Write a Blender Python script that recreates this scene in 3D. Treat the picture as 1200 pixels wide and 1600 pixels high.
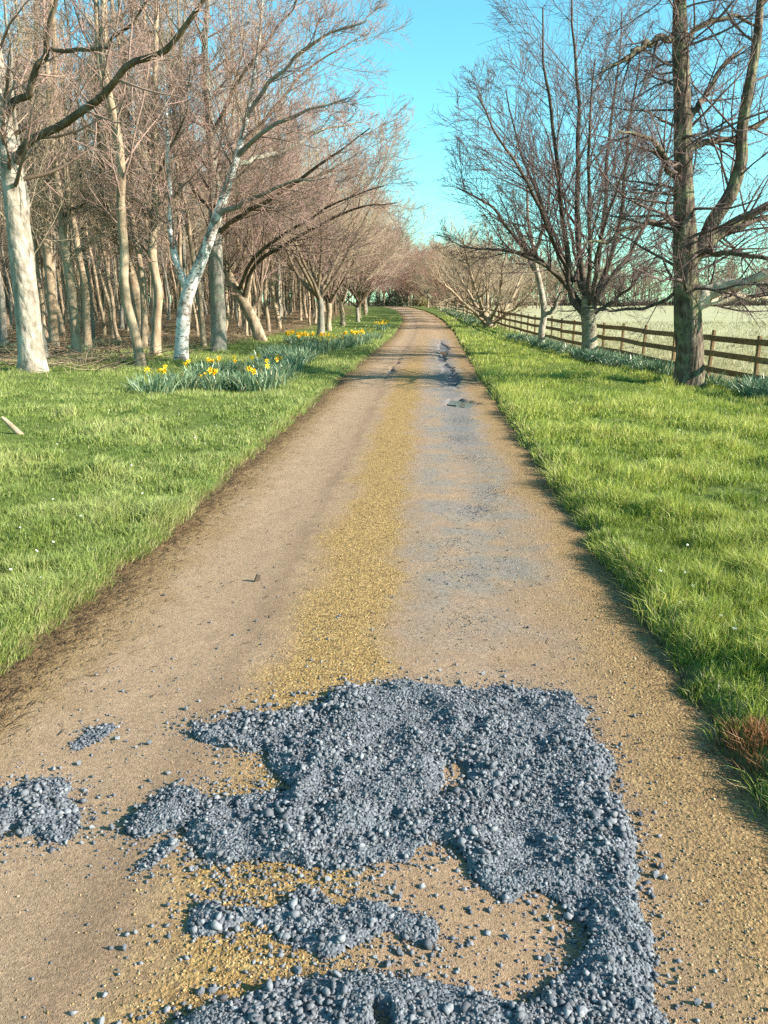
import bpy, math
import numpy as np
from mathutils import Vector

# ------------------------------------------------------------------ camera, sky, sun, exposure
for o in list(bpy.data.objects): bpy.data.objects.remove(o)
scene = bpy.context.scene
COL = scene.collection
EYE = 1.65
F, PITCH = 1200.0, math.atan(328 / 1200)          # focal length in photo pixels, downward tilt
cam_d = bpy.data.cameras.new('camera'); cam = bpy.data.objects.new('camera', cam_d); COL.objects.link(cam)
cam_d.sensor_fit = 'VERTICAL'; cam_d.sensor_height = 32.0; cam_d.lens = 32.0 * F / 1600
cam_d.clip_start = 0.05; cam_d.clip_end = 4000
cam.location = (0, 0, EYE); cam.rotation_euler = (math.pi / 2 - PITCH, 0, 0)
scene.camera = cam

SUN_EL, SUN_AZ = math.radians(27), math.radians(106)     # azimuth clockwise from +Y: from the right, a little behind
world = bpy.data.worlds.new('World'); scene.world = world; world.use_nodes = True
wn = world.node_tree; wn.nodes.clear()
sky = wn.nodes.new('ShaderNodeTexSky'); sky.sky_type = 'NISHITA'; sky.sun_disc = False
sky.sun_elevation = SUN_EL; sky.sun_rotation = SUN_AZ; sky.air_density = 1.0; sky.dust_density = 0.3; sky.ozone_density = 1.0
tint = wn.nodes.new('ShaderNodeMix'); tint.data_type = 'RGBA'; tint.blend_type = 'MULTIPLY'; tint.inputs[0].default_value = 1
tint.inputs[7].default_value = (0.55, 1.12, 1.04, 1)
bg = wn.nodes.new('ShaderNodeBackground'); bg.inputs[1].default_value = 0.098
wo = wn.nodes.new('ShaderNodeOutputWorld')
wn.links.new(sky.outputs[0], tint.inputs[6]); wn.links.new(tint.outputs[2], bg.inputs[0]); wn.links.new(bg.outputs[0], wo.inputs[0])
sun_d = bpy.data.lights.new('sun', 'SUN'); sun_d.energy = 5.0; sun_d.angle = math.radians(0.5); sun_d.color = (1.0, 0.93, 0.82)
sun = bpy.data.objects.new('sun', sun_d); COL.objects.link(sun)
SDIR = Vector((math.sin(SUN_AZ) * math.cos(SUN_EL), math.cos(SUN_AZ) * math.cos(SUN_EL), math.sin(SUN_EL)))
sun.rotation_euler = SDIR.to_track_quat('Z', 'Y').to_euler(); sun.location = (30, -5, 30)
vs = scene.view_settings; vs.view_transform = 'Standard'; vs.look = 'None'; vs.gamma = 1.0; vs.exposure = 1.48; vs.use_curve_mapping = False
scene.cycles.max_bounces = 5; scene.cycles.diffuse_bounces = 2; scene.cycles.transmission_bounces = 3; scene.cycles.glossy_bounces = 2
scene.cycles.use_denoising = False

# ------------------------------------------------------------------ helpers
def at(px, py, Y):
    """world point at depth Y (metres ahead) seen at photo pixel px, py: used to read real positions off the photo"""
    a, b = (px - 600) / F, (800 - py) / F
    d = (a, math.cos(PITCH) + b * math.sin(PITCH), -math.sin(PITCH) + b * math.cos(PITCH))
    t = Y / d[1]
    return np.array([a * t, Y, EYE + d[2] * t])
def ground_px(px, py, z=0.0):
    a, b = (px - 600) / F, (800 - py) / F
    d = (a, math.cos(PITCH) + b * math.sin(PITCH), -math.sin(PITCH) + b * math.cos(PITCH))
    t = (z - EYE) / d[2]
    return a * t, d[1] * t

def _h(ix, iy, seed):
    n = (ix.astype(np.int64) * 374761393 + iy.astype(np.int64) * 668265263 + seed * 974711) & 0x7fffffff
    n = ((n ^ (n >> 13)) * 1274126177) & 0x7fffffff
    n = ((n ^ (n >> 16)) * 668265263) & 0x7fffffff
    return ((n ^ (n >> 15)) & 0xffff) / 65535.0
def vnoise(x, y, seed=0):
    x = np.asarray(x, float); y = np.asarray(y, float)
    ix, iy = np.floor(x), np.floor(y); fx, fy = x - ix, y - iy
    fx = fx * fx * (3 - 2 * fx); fy = fy * fy * (3 - 2 * fy)
    a = _h(ix, iy, seed); b = _h(ix + 1, iy, seed); c = _h(ix, iy + 1, seed); d = _h(ix + 1, iy + 1, seed)
    return (a + (b - a) * fx) * (1 - fy) + (c + (d - c) * fx) * fy
def fbm(x, y, seed=0, oct=3):
    s, amp, tot = 0, 1.0, 0
    for i in range(oct):
        s = s + amp * vnoise(np.asarray(x) * 2 ** i, np.asarray(y) * 2 ** i, seed + i * 17); tot += amp; amp *= .5
    return s / tot
def sstep(a, b, x):
    t = np.clip((np.asarray(x, float) - a) / (b - a), 0, 1); return t * t * (3 - 2 * t)

def mesh_np(name, verts, faces, attrs=None, smooth=False):
    """faces: list of index arrays (n,3) and/or (n,4)"""
    if not isinstance(faces, (list, tuple)): faces = [faces]
    me = bpy.data.meshes.new(name)
    verts = np.ascontiguousarray(verts, dtype=np.float32)
    me.vertices.add(len(verts)); me.vertices.foreach_set('co', verts.ravel())
    loops = np.concatenate([f.ravel() for f in faces]).astype(np.int32)
    sizes = np.concatenate([np.full(len(f), f.shape[1], np.int32) for f in faces])
    starts = np.concatenate([[0], np.cumsum(sizes)[:-1]]).astype(np.int32)
    me.loops.add(len(loops)); me.loops.foreach_set('vertex_index', loops)
    me.polygons.add(len(sizes)); me.polygons.foreach_set('loop_start', starts)
    if smooth: me.polygons.foreach_set('use_smooth', np.ones(len(sizes), bool))
    me.update(calc_edges=True)
    for k, v in (attrs or {}).items():
        v = np.asarray(v, np.float32)
        if v.ndim == 1:
            a = me.attributes.new(k, 'FLOAT', 'POINT'); a.data.foreach_set('value', v)
        else:
            a = me.attributes.new(k, 'FLOAT_COLOR', 'POINT')
            a.data.foreach_set('color', np.concatenate([v, np.ones((len(v), 1), np.float32)], 1).ravel())
    return me
def obj(name, me, material=None, parent=None, loc=None, kind=None):
    o = bpy.data.objects.new(name, me); COL.objects.link(o)
    if material is not None and me is not None and not me.materials: me.materials.append(material)
    if parent is not None: o.parent = parent
    if loc is not None: o.location = loc
    if kind: o['kind'] = kind
    return o
def tag(o, label, cat, group=None):
    o['label'] = label; o['category'] = cat
    if group: o['group'] = group
    return o
def thing(name, label, cat, loc, rz=0.0, group=None, scale=1.0):
    o = bpy.data.objects.new(name, None); COL.objects.link(o)
    o.location = [float(v) for v in loc]; o.rotation_euler = (0, 0, rz); o.scale = (scale,) * 3
    o.empty_display_size = .2
    return tag(o, label, cat, group)
def join(parts):
    """parts: list of (verts, [faces], attrs) -> one"""
    V, Fq, A, n = [], {3: [], 4: []}, {}, 0
    for v, fs, at_ in parts:
        V.append(v)
        for f in fs: Fq[f.shape[1]].append(f + n)
        for k, a in at_.items(): A.setdefault(k, []).append(a)
        n += len(v)
    return np.concatenate(V), [np.concatenate(f) for f in Fq.values() if f], {k: np.concatenate(a) for k, a in A.items()}

def tubes(P, R, k, cap=True):
    """P (N,M,3) polylines, R (N,M) radii -> verts, faces, attrs"""
    N, M, _ = P.shape
    T = np.gradient(P, axis=1); T /= np.linalg.norm(T, axis=2, keepdims=True) + 1e-9
    mean = P[:, -1] - P[:, 0]; mean /= np.linalg.norm(mean, axis=1, keepdims=True) + 1e-9
    ref = np.where(np.abs(mean[:, :1]) < .6, np.array([[1., 0, 0]]), np.array([[0, 1., 0]]))[:, None, :]
    U = np.cross(T, np.broadcast_to(ref, T.shape)); U /= np.linalg.norm(U, axis=2, keepdims=True) + 1e-9
    W = np.cross(T, U)
    ang = np.arange(k) * 2 * math.pi / k
    V = P[:, :, None, :] + R[:, :, None, None] * (np.cos(ang)[None, None, :, None] * U[:, :, None, :] + np.sin(ang)[None, None, :, None] * W[:, :, None, :])
    idx = np.arange(N * M * k).reshape(N, M, k)
    a = idx[:, :-1, :]; b = np.roll(a, -1, 2); c = idx[:, 1:, :]; d = np.roll(c, -1, 2)
    f = np.stack([a, b, d, c], -1).reshape(-1, 4)
    return V.reshape(-1, 3), [f], {'thick': np.repeat(R.ravel(), k)}
def catmull(pts, n):
    pts = np.asarray(pts, float); m = len(pts)
    q = np.concatenate([[2 * pts[0] - pts[1]], pts, [2 * pts[-1] - pts[-2]]])
    t = np.linspace(0, m - 1 - 1e-6, n); i = t.astype(int); f = (t - i)[:, None]
    p0, p1, p2, p3 = q[i], q[i + 1], q[i + 2], q[i + 3]
    return .5 * (2 * p1 + (p2 - p0) * f + (2 * p0 - 5 * p1 + 4 * p2 - p3) * f ** 2 + (3 * p1 - p0 - 3 * p2 + p3) * f ** 3)

# ------------------------------------------------------------------ the lie of the land
YC = np.array([-40, 0, 2.5, 6, 10, 17, 28, 42, 60, 75, 88, 98, 107, 116, 130, 200, 3000])
XC = np.array([-2.6, -.42, -.24, -.03, .2, .58, 1.3, 2.2, 2.95, 3.15, 2.9, 2.2, .9, -1.5, -7, -40, -40])
_yy = np.linspace(-40, 3000, 60801); _xx = np.interp(_yy, YC, XC)
_k = np.ones(81) / 81; _xs = np.convolve(np.pad(_xx, 40, mode='edge'), _k, 'valid')
def xc(y): return np.interp(y, _yy, _xs)
def zr(y): return .95 * np.clip((np.asarray(y, float) - 35) / 65, 0, 1.05) ** 1.4
YF = np.array([-30, 8, 15.8, 21, 30, 45, 60, 80, 100, 118, 130]); XF = np.array([11.5, 8.2, 7.35, 7.0, 6.9, 7.0, 7.5, 8.0, 7.6, 5.0, 2.0])
def xfence(y): return np.interp(y, YF, XF)
W0 = 1.55
def edge_l(y): return -W0 - .13 * (fbm(y * .9, y * 0 + 3.1, 5) - .5) - .08 * (vnoise(y * 5, y * 0, 8) - .5)
def edge_r(y): return W0 + .10 * (fbm(y * .8, y * 0 + 9.4, 6) - .5) + .08 * (vnoise(y * 5, y * 0, 9) - .5)
def worn(x, y):
    """0..1 mask of the broken-out surface in the wheel tracks"""
    u = x - xc(y)
    n = fbm(x * 6, y * 3.2, 31, 4); m = vnoise(y * .55, y * 0 + 2, 77)
    cu = .80 + .16 * (vnoise(y * .45, y * 0, 78) - .5) + .10 * (vnoise(y * 1.7, y * 0, 79) - .5) + .1 * sstep(24, 14, y)
    wd = (.03 + .16 * m) * sstep(14.5, 17, y) * sstep(36, 30, y)
    a = sstep(.15, -.12, (np.abs(u - cu) - wd) / .12 + 2.2 * (n - .5)) * sstep(14.5, 16.5, y) * sstep(37, 31, y)
    wl = .09 * vnoise(y * .8, y * 0 + 5, 80)
    b = sstep(.1, -.12, (np.abs(u + .55 + .12 * (m - .5)) - wl) / .10 + 2.4 * (n - .5)) * sstep(16.5, 18, y) * sstep(24.5, 22.5, y)
    q = np.sqrt(((u - .95) / .27) ** 2 + ((y - 13.0) / .62) ** 2)
    c = sstep(1.1, .75, q + 1.5 * (n - .5))
    return np.maximum(np.maximum(a, b), c)
def road_z(x, y):
    u = x - xc(y)
    z = zr(y) + .03 * (1 - np.clip(u / W0, -1.4, 1.4) ** 2)
    z = z - .018 * np.exp(-((u - .78) / .3) ** 2) - .016 * np.exp(-((u + .85) / .32) ** 2)
    z = z + .012 * (fbm(x * 2.2, y * 1.1, 21) - .5) + .004 * (vnoise(x * 14, y * 14, 22) - .5)
    z = z - .042 * worn(x, y)
    return z
def land_z(x, y):
    """verge, wood floor and field"""
    u = x - xc(y)
    b = zr(y)
    z = b + .075 + .05 * (fbm(x * .7, y * .7, 40) - .5) + .035 * (fbm(x * 2.3, y * 2.3, 41) - .5)
    z = z + .13 * (np.clip(fbm(x * 2.3, y * 2.3, 47, 3) - .46, 0, 1) * 2) ** 1.3 * sstep(1.65, 2.2, np.abs(u)) * sstep(30, 18, y)
    z = z + .18 * sstep(-3, -9, u) + .25 * sstep(-9, -25, u) * (fbm(x * .2, y * .2, 43) + .2)
    z = z - .14 * sstep(3.5, 7.0, u)
    for uu, ph in ((2.55, 0), (3.35, 2), (4.2, 4)):
        z = z - .06 * np.exp(-((u - uu - .25 * np.sin(y * .12 + ph)) / .16) ** 2) * sstep(30, 36, y) * sstep(75, 66, y)
    fz = -.12 + .85 * sstep(30, 230, y) + .06 * (fbm(x * .15, y * .15, 44) - .5) + .03 * (fbm(x * 1.1, y * 1.1, 45) - .5)
    k = sstep(0, 3.0, x - xfence(y))
    z = z * (1 - k) + fz * k
    k2 = sstep(110, 200, y)
    return z * (1 - k2) + (.75 + .5 * (fbm(x * .01, y * .01, 46) - .5)) * k2
def ground_z(x, y):
    x = np.asarray(x, float); y = np.asarray(y, float)
    u = x - xc(y); el, er = edge_l(y), edge_r(y)
    inside = np.minimum(u - el, er - u)              # >0 on the road
    r = road_z(x, y)
    lip = sstep(.02, -.14, inside)
    z = r * (1 - lip) + land_z(x, y) * lip
    return z - .05 * sstep(.0, .12, inside)
def gz(x, y): return float(ground_z(np.array([x]), np.array([y]))[0])

# ------------------------------------------------------------------ material helper
class G:
    def __init__(s, name):
        s.m = bpy.data.materials.new(name); s.m.use_nodes = True; s.t = s.m.node_tree; s.t.nodes.clear()
        s.out = s.n('ShaderNodeOutputMaterial')
    def n(s, t, **k):
        q = s.t.nodes.new(t)
        for a, b in k.items(): setattr(q, a, b)
        return q
    def l(s, a, b): s.t.links.new(a, b)
    def put(s, sock, v):
        if isinstance(v, bpy.types.NodeSocket): s.l(v, sock)
        elif isinstance(v, (tuple, list)) and len(v) == 3 and sock.type == 'RGBA': sock.default_value = (*v, 1)
        else: sock.default_value = v
    def obj(s): return s.n('ShaderNodeTexCoord').outputs['Object']
    def scale(s, vec, sc):
        m = s.n('ShaderNodeMapping'); s.l(vec, m.inputs[0]); m.inputs['Scale'].default_value = sc if isinstance(sc, tuple) else (sc,) * 3; return m.outputs[0]
    def attr(s, name, col=False): q = s.n('ShaderNodeAttribute', attribute_name=name); return q.outputs['Color' if col else 'Fac']
    def noise(s, sc, det=3, rough=.55, vec=None, col=False):
        q = s.n('ShaderNodeTexNoise'); q.inputs['Scale'].default_value = sc; q.inputs['Detail'].default_value = det; q.inputs['Roughness'].default_value = rough
        s.l(vec if vec is not None else s.obj(), q.inputs['Vector']); return q.outputs['Color' if col else 'Fac']
    def vor(s, sc, vec=None, feature='F1', out='Distance'):
        q = s.n('ShaderNodeTexVoronoi', feature=feature); q.inputs['Scale'].default_value = sc
        s.l(vec if vec is not None else s.obj(), q.inputs['Vector']); return q.outputs[out]
    def ramp(s, fac, stops, interp='LINEAR'):
        q = s.n('ShaderNodeValToRGB'); q.color_ramp.interpolation = interp; e = q.color_ramp.elements
        while len(e) < len(stops): e.new(.5)
        for i, (p, c) in enumerate(stops):
            e[i].position = p; e[i].color = (*c, 1) if isinstance(c, tuple) else (c, c, c, 1)
        s.l(fac, q.inputs[0]); return q.outputs[0]
    def mix(s, fac, a, b, mode='MIX'):
        q = s.n('ShaderNodeMix', data_type='RGBA', blend_type=mode)
        s.put(q.inputs[0], fac); s.put(q.inputs[6], a); s.put(q.inputs[7], b); return q.outputs[2]
    def math(s, op, a, b=0.0, c=None):
        q = s.n('ShaderNodeMath', operation=op); s.put(q.inputs[0], a); s.put(q.inputs[1], b)
        if c is not None: s.put(q.inputs[2], c)
        return q.outputs[0]
    def band(s, v, a, b, soft):
        """1 between a and b, soft edges"""
        lo = s.n('ShaderNodeMapRange', interpolation_type='SMOOTHSTEP'); s.l(v, lo.inputs[0]); lo.inputs[1].default_value = a - soft; lo.inputs[2].default_value = a + soft
        hi = s.n('ShaderNodeMapRange', interpolation_type='SMOOTHSTEP'); s.l(v, hi.inputs[0]); hi.inputs[1].default_value = b - soft; hi.inputs[2].default_value = b + soft
        hi.inputs[3].default_value = 1; hi.inputs[4].default_value = 0
        return s.math('MULTIPLY', lo.outputs[0], hi.outputs[0])
    def bump(s, h, st=.5, dist=.01, nrm=None):
        q = s.n('ShaderNodeBump'); q.inputs['Strength'].default_value = st; q.inputs['Distance'].default_value = dist; s.l(h, q.inputs['Height'])
        if nrm is not None: s.l(nrm, q.inputs['Normal'])
        return q.outputs[0]
    def bsdf(s, color, rough=.85, spec=.25, nrm=None, trans=0.0):
        q = s.n('ShaderNodeBsdfPrincipled'); s.put(q.inputs['Base Color'], color); s.put(q.inputs['Roughness'], rough)
        s.put(q.inputs['Specular IOR Level'], spec)
        if nrm is not None: s.l(nrm, q.inputs['Normal'])
        sh = q.outputs[0]
        if trans > 0:
            t = s.n('ShaderNodeBsdfTranslucent'); s.put(t.inputs[0], color)
            m = s.n('ShaderNodeMixShader'); m.inputs[0].default_value = trans; s.l(sh, m.inputs[1]); s.l(t.outputs[0], m.inputs[2]); sh = m.outputs[0]
        s.l(sh, s.out.inputs[0]); return s.m

def mat_road():
    g = G('track_surface'); u, y = g.attr('u'), g.attr('y')
    n1 = g.noise(1.3, 4); n2 = g.noise(6, 4); n3 = g.noise(30, 3)
    wob = g.math('MULTIPLY_ADD', n1, .5, -.25); wob2 = g.math('MULTIPLY_ADD', n2, .28, -.14)
    uw = g.math('ADD', g.math('ADD', u, wob), wob2)
    col = g.ramp(n2, [(.3, (.265, .172, .103)), (.55, (.315, .208, .128)), (.75, (.36, .247, .158))])
    col = g.mix(g.math('MULTIPLY', n1, .5), col, (.28, .183, .105))
    # loose ochre grit down the middle and along the edges
    grit = g.ramp(g.vor(80, out='Color'), [(0, (.07, .042, .016)), (.4, (.27, .158, .046)), (.75, (.42, .265, .085)), (1, (.58, .42, .18))])
    col = g.mix(g.math('MULTIPLY', g.band(uw, -1.05, -.55, .16), .4), col, (.37, .257, .166))
    col = g.mix(g.math('MULTIPLY', g.band(g.math('ADD', u, wob2), -.56, -.44, .07), g.math('MULTIPLY', n1, .6)), col, (.15, .10, .065))
    strip = g.math('MULTIPLY', g.band(uw, -.30, .20, .12), g.math('MULTIPLY_ADD', g.band(y, -50, 24, 9), .8, .2))
    col = g.mix(g.math('MULTIPLY', strip, g.math('MULTIPLY_ADD', n3, .7, .4)), col, grit)
    edge = g.math('SUBTRACT', 1, g.band(uw, -1.22, 1.15, .22))
    col = g.mix(g.math('MULTIPLY', edge, .7), col, g.mix(.45, grit, (.17, .105, .055)))
    soil = g.math('MULTIPLY', g.band(uw, -2.6, -1.42, .13), g.ramp(n3, [(.35, 0.25), (.6, 1.0)]))
    col = g.mix(g.math('MULTIPLY', soil, .75), col, (.075, .045, .022))
    # worn blue-grey old surface in the wheel track
    gy = g.math('MULTIPLY', g.band(uw, .30, 1.12, .18), g.band(g.math('ADD', y, wob2), 3.5, 36, 1.2))
    pat = g.ramp(g.noise(1.9, 5, .6), [(.36, 0.0), (.56, 1.0)])
    col = g.mix(g.math('MULTIPLY', g.math('MULTIPLY', gy, pat), .8), col, g.ramp(n3, [(.3, (.155, .142, .128)), (.7, (.24, .217, .192))]))
    core = g.math('MULTIPLY', g.band(uw, .58, .98, .12), g.band(y, 8.5, 34, 2.0))
    col = g.mix(g.math('MULTIPLY', core, .6), col, (.15, .15, .155))
    # holes show dark broken stone
    hole = g.attr('hole')
    col = g.mix(g.math('MULTIPLY', hole, .8), col, g.ramp(g.vor(70, out='Color'), [(0, (.045, .045, .05)), (1, (.20, .20, .21))]))
    g1 = g.noise(300, 2, .6); g2 = g.vor(85); g3 = g.noise(125, 4, .75)
    col = g.mix(.55, col, g.ramp(g3, [(.33, .3), (.5, .95), (.68, 1.65)]), 'MULTIPLY')
    h = g.math('ADD', g.math('MULTIPLY', g1, .7), g.math('ADD', g.math('MULTIPLY', g2, g.math('MULTIPLY_ADD', g.math('MAXIMUM', strip, edge), -.9, -.12)), g.math('MULTIPLY', g3, .75)))
    col = g.mix(.45, col, g.ramp(g.noise(48, 4, .7), [(.32, .5), (.5, 1.0), (.68, 1.4)]), 'MULTIPLY')
    nb = g.bump(h, 1.0, .008)
    return g.bsdf(col, .9, .2, nb)
def mat_ground():
    g = G('ground_turf'); n = g.noise(1.2, 4); n2 = g.noise(14, 4, .65); wd = g.attr('wood')
    turf = g.ramp(n2, [(.3, (.045, .07, .016)), (.55, (.10, .14, .03)), (.75, (.15, .18, .05))])
    turf = g.mix(g.ramp(n, [(.4, 0.0), (.7, .5)]), turf, (.14, .15, .045))
    lit = g.ramp(g.vor(9, out='Color'), [(0, (.06, .038, .02)), (.5, (.15, .095, .05)), (.8, (.25, .165, .09)), (1, (.34, .25, .15))])
    lit = g.mix(g.ramp(g.noise(.7, 4), [(.55, 0.0), (.68, .55)]), lit, (.07, .10, .025))
    soil = g.mix(n2, (.05, .03, .015), (.13, .085, .045))
    col = g.mix(wd, turf, lit); col = g.mix(g.attr('soil'), col, soil)
    return g.bsdf(col, .95, .1, g.bump(n2, .8, .03))
def mat_field():
    g = G('field_pasture'); n = g.noise(.35, 5, .6, vec=g.scale(g.obj(), (.5, 1, 1))); n2 = g.noise(7, 5, .7)
    col = g.ramp(n, [(.3, (.31, .285, .145)), (.5, (.37, .34, .19)), (.7, (.43, .385, .24))])
    col = g.mix(.5, col, g.ramp(n2, [(.3, .5), (.5, 1.0), (.75, 1.4)]), 'MULTIPLY')
    return g.bsdf(col, .95, .1, g.bump(n2, .6, .05))
def mat_bark(name, c0, c1, c2, sx=9., lich=None, bump=.7, dist=.02, vs_=.28):
    g = G(name); v = g.scale(g.obj(), (1, 1, vs_)); n = g.noise(sx, 6, .65, vec=v); n2 = g.noise(sx * .3, 4)
    col = g.ramp(n, [(.3, c0), (.5, c1), (.72, c2)])
    col = g.mix(g.ramp(n2, [(.4, 0.0), (.7, .5)]), col, c0)
    if lich: col = g.mix(g.ramp(g.noise(3.2, 5, .7), [(.5, 0.0), (.62, .75)]), col, lich)
    h = g.math('SUBTRACT', n, g.math('MULTIPLY', g.vor(sx * 1.3, vec=v), .6))
    return g.bsdf(col, .9, .15, g.bump(h, bump, dist))
def mat_birch():
    g = G('birch_bark'); v = g.scale(g.obj(), (1, 1, 2.6)); n = g.noise(7, 5, .6, vec=v); n2 = g.noise(2.0, 4, .6)
    col = g.ramp(g.noise(5, 4), [(.3, (.40, .34, .29)), (.6, (.66, .61, .55))])
    col = g.mix(g.ramp(n, [(.55, 0.0), (.63, .9)]), col, (.05, .038, .03))
    col = g.mix(g.ramp(n2, [(.52, 0.0), (.60, .85)]), col, (.11, .075, .055))
    return g.bsdf(col, .75, .25, g.bump(n, .5, .01))
def mat_twig(name, thick_c, thin_c, thin2):
    g = G(name); th = g.attr('thick'); n = g.noise(1.1, 3)
    k = g.n('ShaderNodeMapRange'); g.l(th, k.inputs[0]); k.inputs[1].default_value = .010; k.inputs[2].default_value = .045
    thin = g.mix(n, thin_c, thin2)
    col = g.mix(k.outputs[0], thin, g.mix(g.noise(11, 4), tuple(.55 * c for c in thick_c), thick_c))
    return g.bsdf(col, .8, .2, g.bump(g.noise(25, 3), .5, .01))
def mat_plain_attr(name, rough=.55, spec=.3, trans=.3):
    g = G(name); return g.bsdf(g.attr('col', True), rough, spec, None, trans)
def mat_stone():
    g = G('crushed_stone'); c = g.attr('col', True); n = g.noise(160, 4, .65)
    col = g.mix(.7, c, g.ramp(n, [(.25, .55), (.5, 1.0), (.8, 1.45)]), 'MULTIPLY')
    return g.bsdf(col, .85, .25, g.bump(n, .5, .003))
def mat_stone_single():
    g = G('crushed_stone_large'); n = g.noise(90, 5, .65); r = g.n('ShaderNodeObjectInfo').outputs['Random']
    col = g.ramp(r, [(0, (.11, .118, .132)), (.6, (.16, .17, .185)), (1, (.25, .26, .275))])
    col = g.mix(.7, col, g.ramp(n, [(.25, .55), (.5, 1.0), (.8, 1.4)]), 'MULTIPLY')
    return g.bsdf(col, .85, .25, g.bump(n, .5, .004))
def mat_bed():
    g = G('gravel_fines'); v = g.vor(110, out='Color'); n = g.noise(60, 4)
    col = g.ramp(v, [(0, (.055, .06, .07)), (.5, (.12, .13, .145)), (1, (.21, .22, .235))])
    h = g.math('SUBTRACT', n, g.vor(110)); return g.bsdf(col, .9, .2, g.bump(h, .9, .008))
def mat_wood_rail():
    g = G('weathered_fence_timber'); v = g.scale(g.obj(), (1.5, 1.5, 1.5)); n = g.noise(12, 5, .65, vec=v)
    r = g.n('ShaderNodeObjectInfo').outputs['Random']
    col = g.ramp(n, [(.3, (.13, .075, .035)), (.6, (.24, .15, .075)), (.8, (.31, .21, .12))])
    col = g.mix(.35, col, g.ramp(r, [(0, .55), (1, 1.25)]), 'MULTIPLY')
    return g.bsdf(col, .85, .2, g.bump(n, .4, .006))
def mat_flat(name, c, rough=.6, spec=.3, trans=0.0, nz=40.0, var=.35):
    g = G(name); n = g.noise(nz, 4)
    return g.bsdf(g.mix(var, c, g.ramp(n, [(.25, .5), (.5, 1.0), (.8, 1.4)]), 'MULTIPLY'), rough, spec, None, trans)
def mat_water():
    g = G('puddle_water'); n = g.noise(9, 3)
    return g.bsdf((.035, .035, .032), .06, .5, g.bump(n, .05, .004))
M = dict(road=mat_road(), ground=mat_ground(), field=mat_field(), grass=mat_plain_attr('grass_blades', .5, .3, .35),
         bark_pale=mat_bark('pale_flaky_bark', (.09, .065, .05), (.38, .315, .245), (.60, .52, .43), 6, (.20, .175, .13), 1.0, .05, .5),
         bark_fir=mat_bark('furrowed_bark', (.032, .022, .016), (.115, .082, .058), (.27, .215, .16), 12, (.19, .19, .10), 1.0, .05),
         bark_grey=mat_bark('grey_bark', (.12, .10, .08), (.25, .215, .175), (.37, .33, .28), 8, (.22, .23, .16)),
         bark_brown=mat_bark('brown_bark', (.14, .095, .06), (.34, .25, .165), (.50, .39, .27), 8),
         bark_maple=mat_bark('ringed_bark', (.09, .07, .05), (.26, .22, .155), (.42, .37, .27), 8, (.20, .20, .11), .6, .02, 1.6),
         bark_dead=mat_bark('bare_dead_wood', (.26, .20, .14), (.48, .40, .30), (.62, .55, .45), 10),
         birch=mat_birch(),
         bark_dark=mat_bark('dark_bark', (.05, .035, .022), (.14, .10, .065), (.24, .18, .125), 8),
         twig=mat_twig('twigs_pinkish', (.17, .115, .075), (.31, .185, .155), (.35, .245, .19)),
         twig_wood=mat_twig('twigs_wood', (.22, .16, .10), (.32, .235, .155), (.39, .30, .21)),
         twig_red=mat_twig('twigs_red', (.22, .13, .10), (.30, .10, .085), (.33, .17, .13)),
         twig_dark=mat_twig('twigs_dark', (.10, .075, .052), (.115, .07, .065), (.16, .11, .098)),
         stone=mat_stone(), stone1=mat_stone_single(), bed=mat_bed(), rail=mat_wood_rail(),
         leafblade=mat_plain_attr('daffodil_leaves', .38, .5, .2),
         petal=mat_flat('daffodil_petal', (.85, .62, .03), .5, .3, .3, 30, .15), trumpet=mat_flat('daffodil_trumpet', (.85, .40, .01), .5, .3, .2, 30, .15),
         daisy=mat_flat('daisy_white', (.8, .8, .74), .6, .2, .2, 60, .1), water=mat_water(),
         chip=mat_flat('dark_wood_chip', (.09, .065, .045)), litter=mat_plain_attr('litter', .8, .2, .0))

# ------------------------------------------------------------------ ground, road, field
def grid_faces(r, c):
    i = np.arange(r * c).reshape(r, c)
    return np.stack([i[:-1, :-1], i[:-1, 1:], i[1:, 1:], i[1:, :-1]], -1).reshape(-1, 4)
def steps(pairs):
    out = [pairs[0][0]]
    for a, b, s in pairs:
        n = max(1, int(round((b - a) / s))); out += list(np.linspace(a, b, n + 1)[1:])
    return np.array(out)
ys = np.concatenate([steps([(-40, -2, 4), (-2, 1, .5), (1, 9, .08), (9, 20, .2), (20, 40, .5), (40, 120, 1.5), (120, 300, 8)]), np.geomspace(330, 2600, 14)])
half = steps([(0, 1.2, .4), (1.2, 2.2, .05), (2.2, 8, .25), (8, 20, 1), (20, 60, 4)]); half = np.concatenate([half, np.geomspace(75, 2200, 12)])
us = np.concatenate([-half[::-1], half[1:]])
Yg, Ug = np.meshgrid(ys, us, indexing='ij'); Xg = Ug + xc(Yg)
Zg = ground_z(Xg, Yg); inf = Xg - xfence(Yg)
Zg = Zg - .10 * sstep(.4, 1.5, inf) * (Yg < 240)
wood_m = sstep(.3, -1.4, Ug - np.interp(Yg, [14, 20, 24, 30, 45], [-11, -9.3, -8.0, -6.8, -6.2]) + 2.2 * (fbm(Xg * .5, Yg * .5, 50) - .5)) * (Yg < 160) + sstep(90, 120, Yg) * .8
ins = np.minimum(Ug - edge_l(Yg), edge_r(Yg) - Ug)
soil_m = sstep(-.10, .0, ins)
me = mesh_np('ground', np.stack([Xg, Yg, Zg], -1).reshape(-1, 3), grid_faces(*Xg.shape), {'wood': np.clip(wood_m, 0, 1).ravel(), 'soil': soil_m.ravel()}, True)
obj('ground', me, M['ground'], kind='structure')

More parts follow.
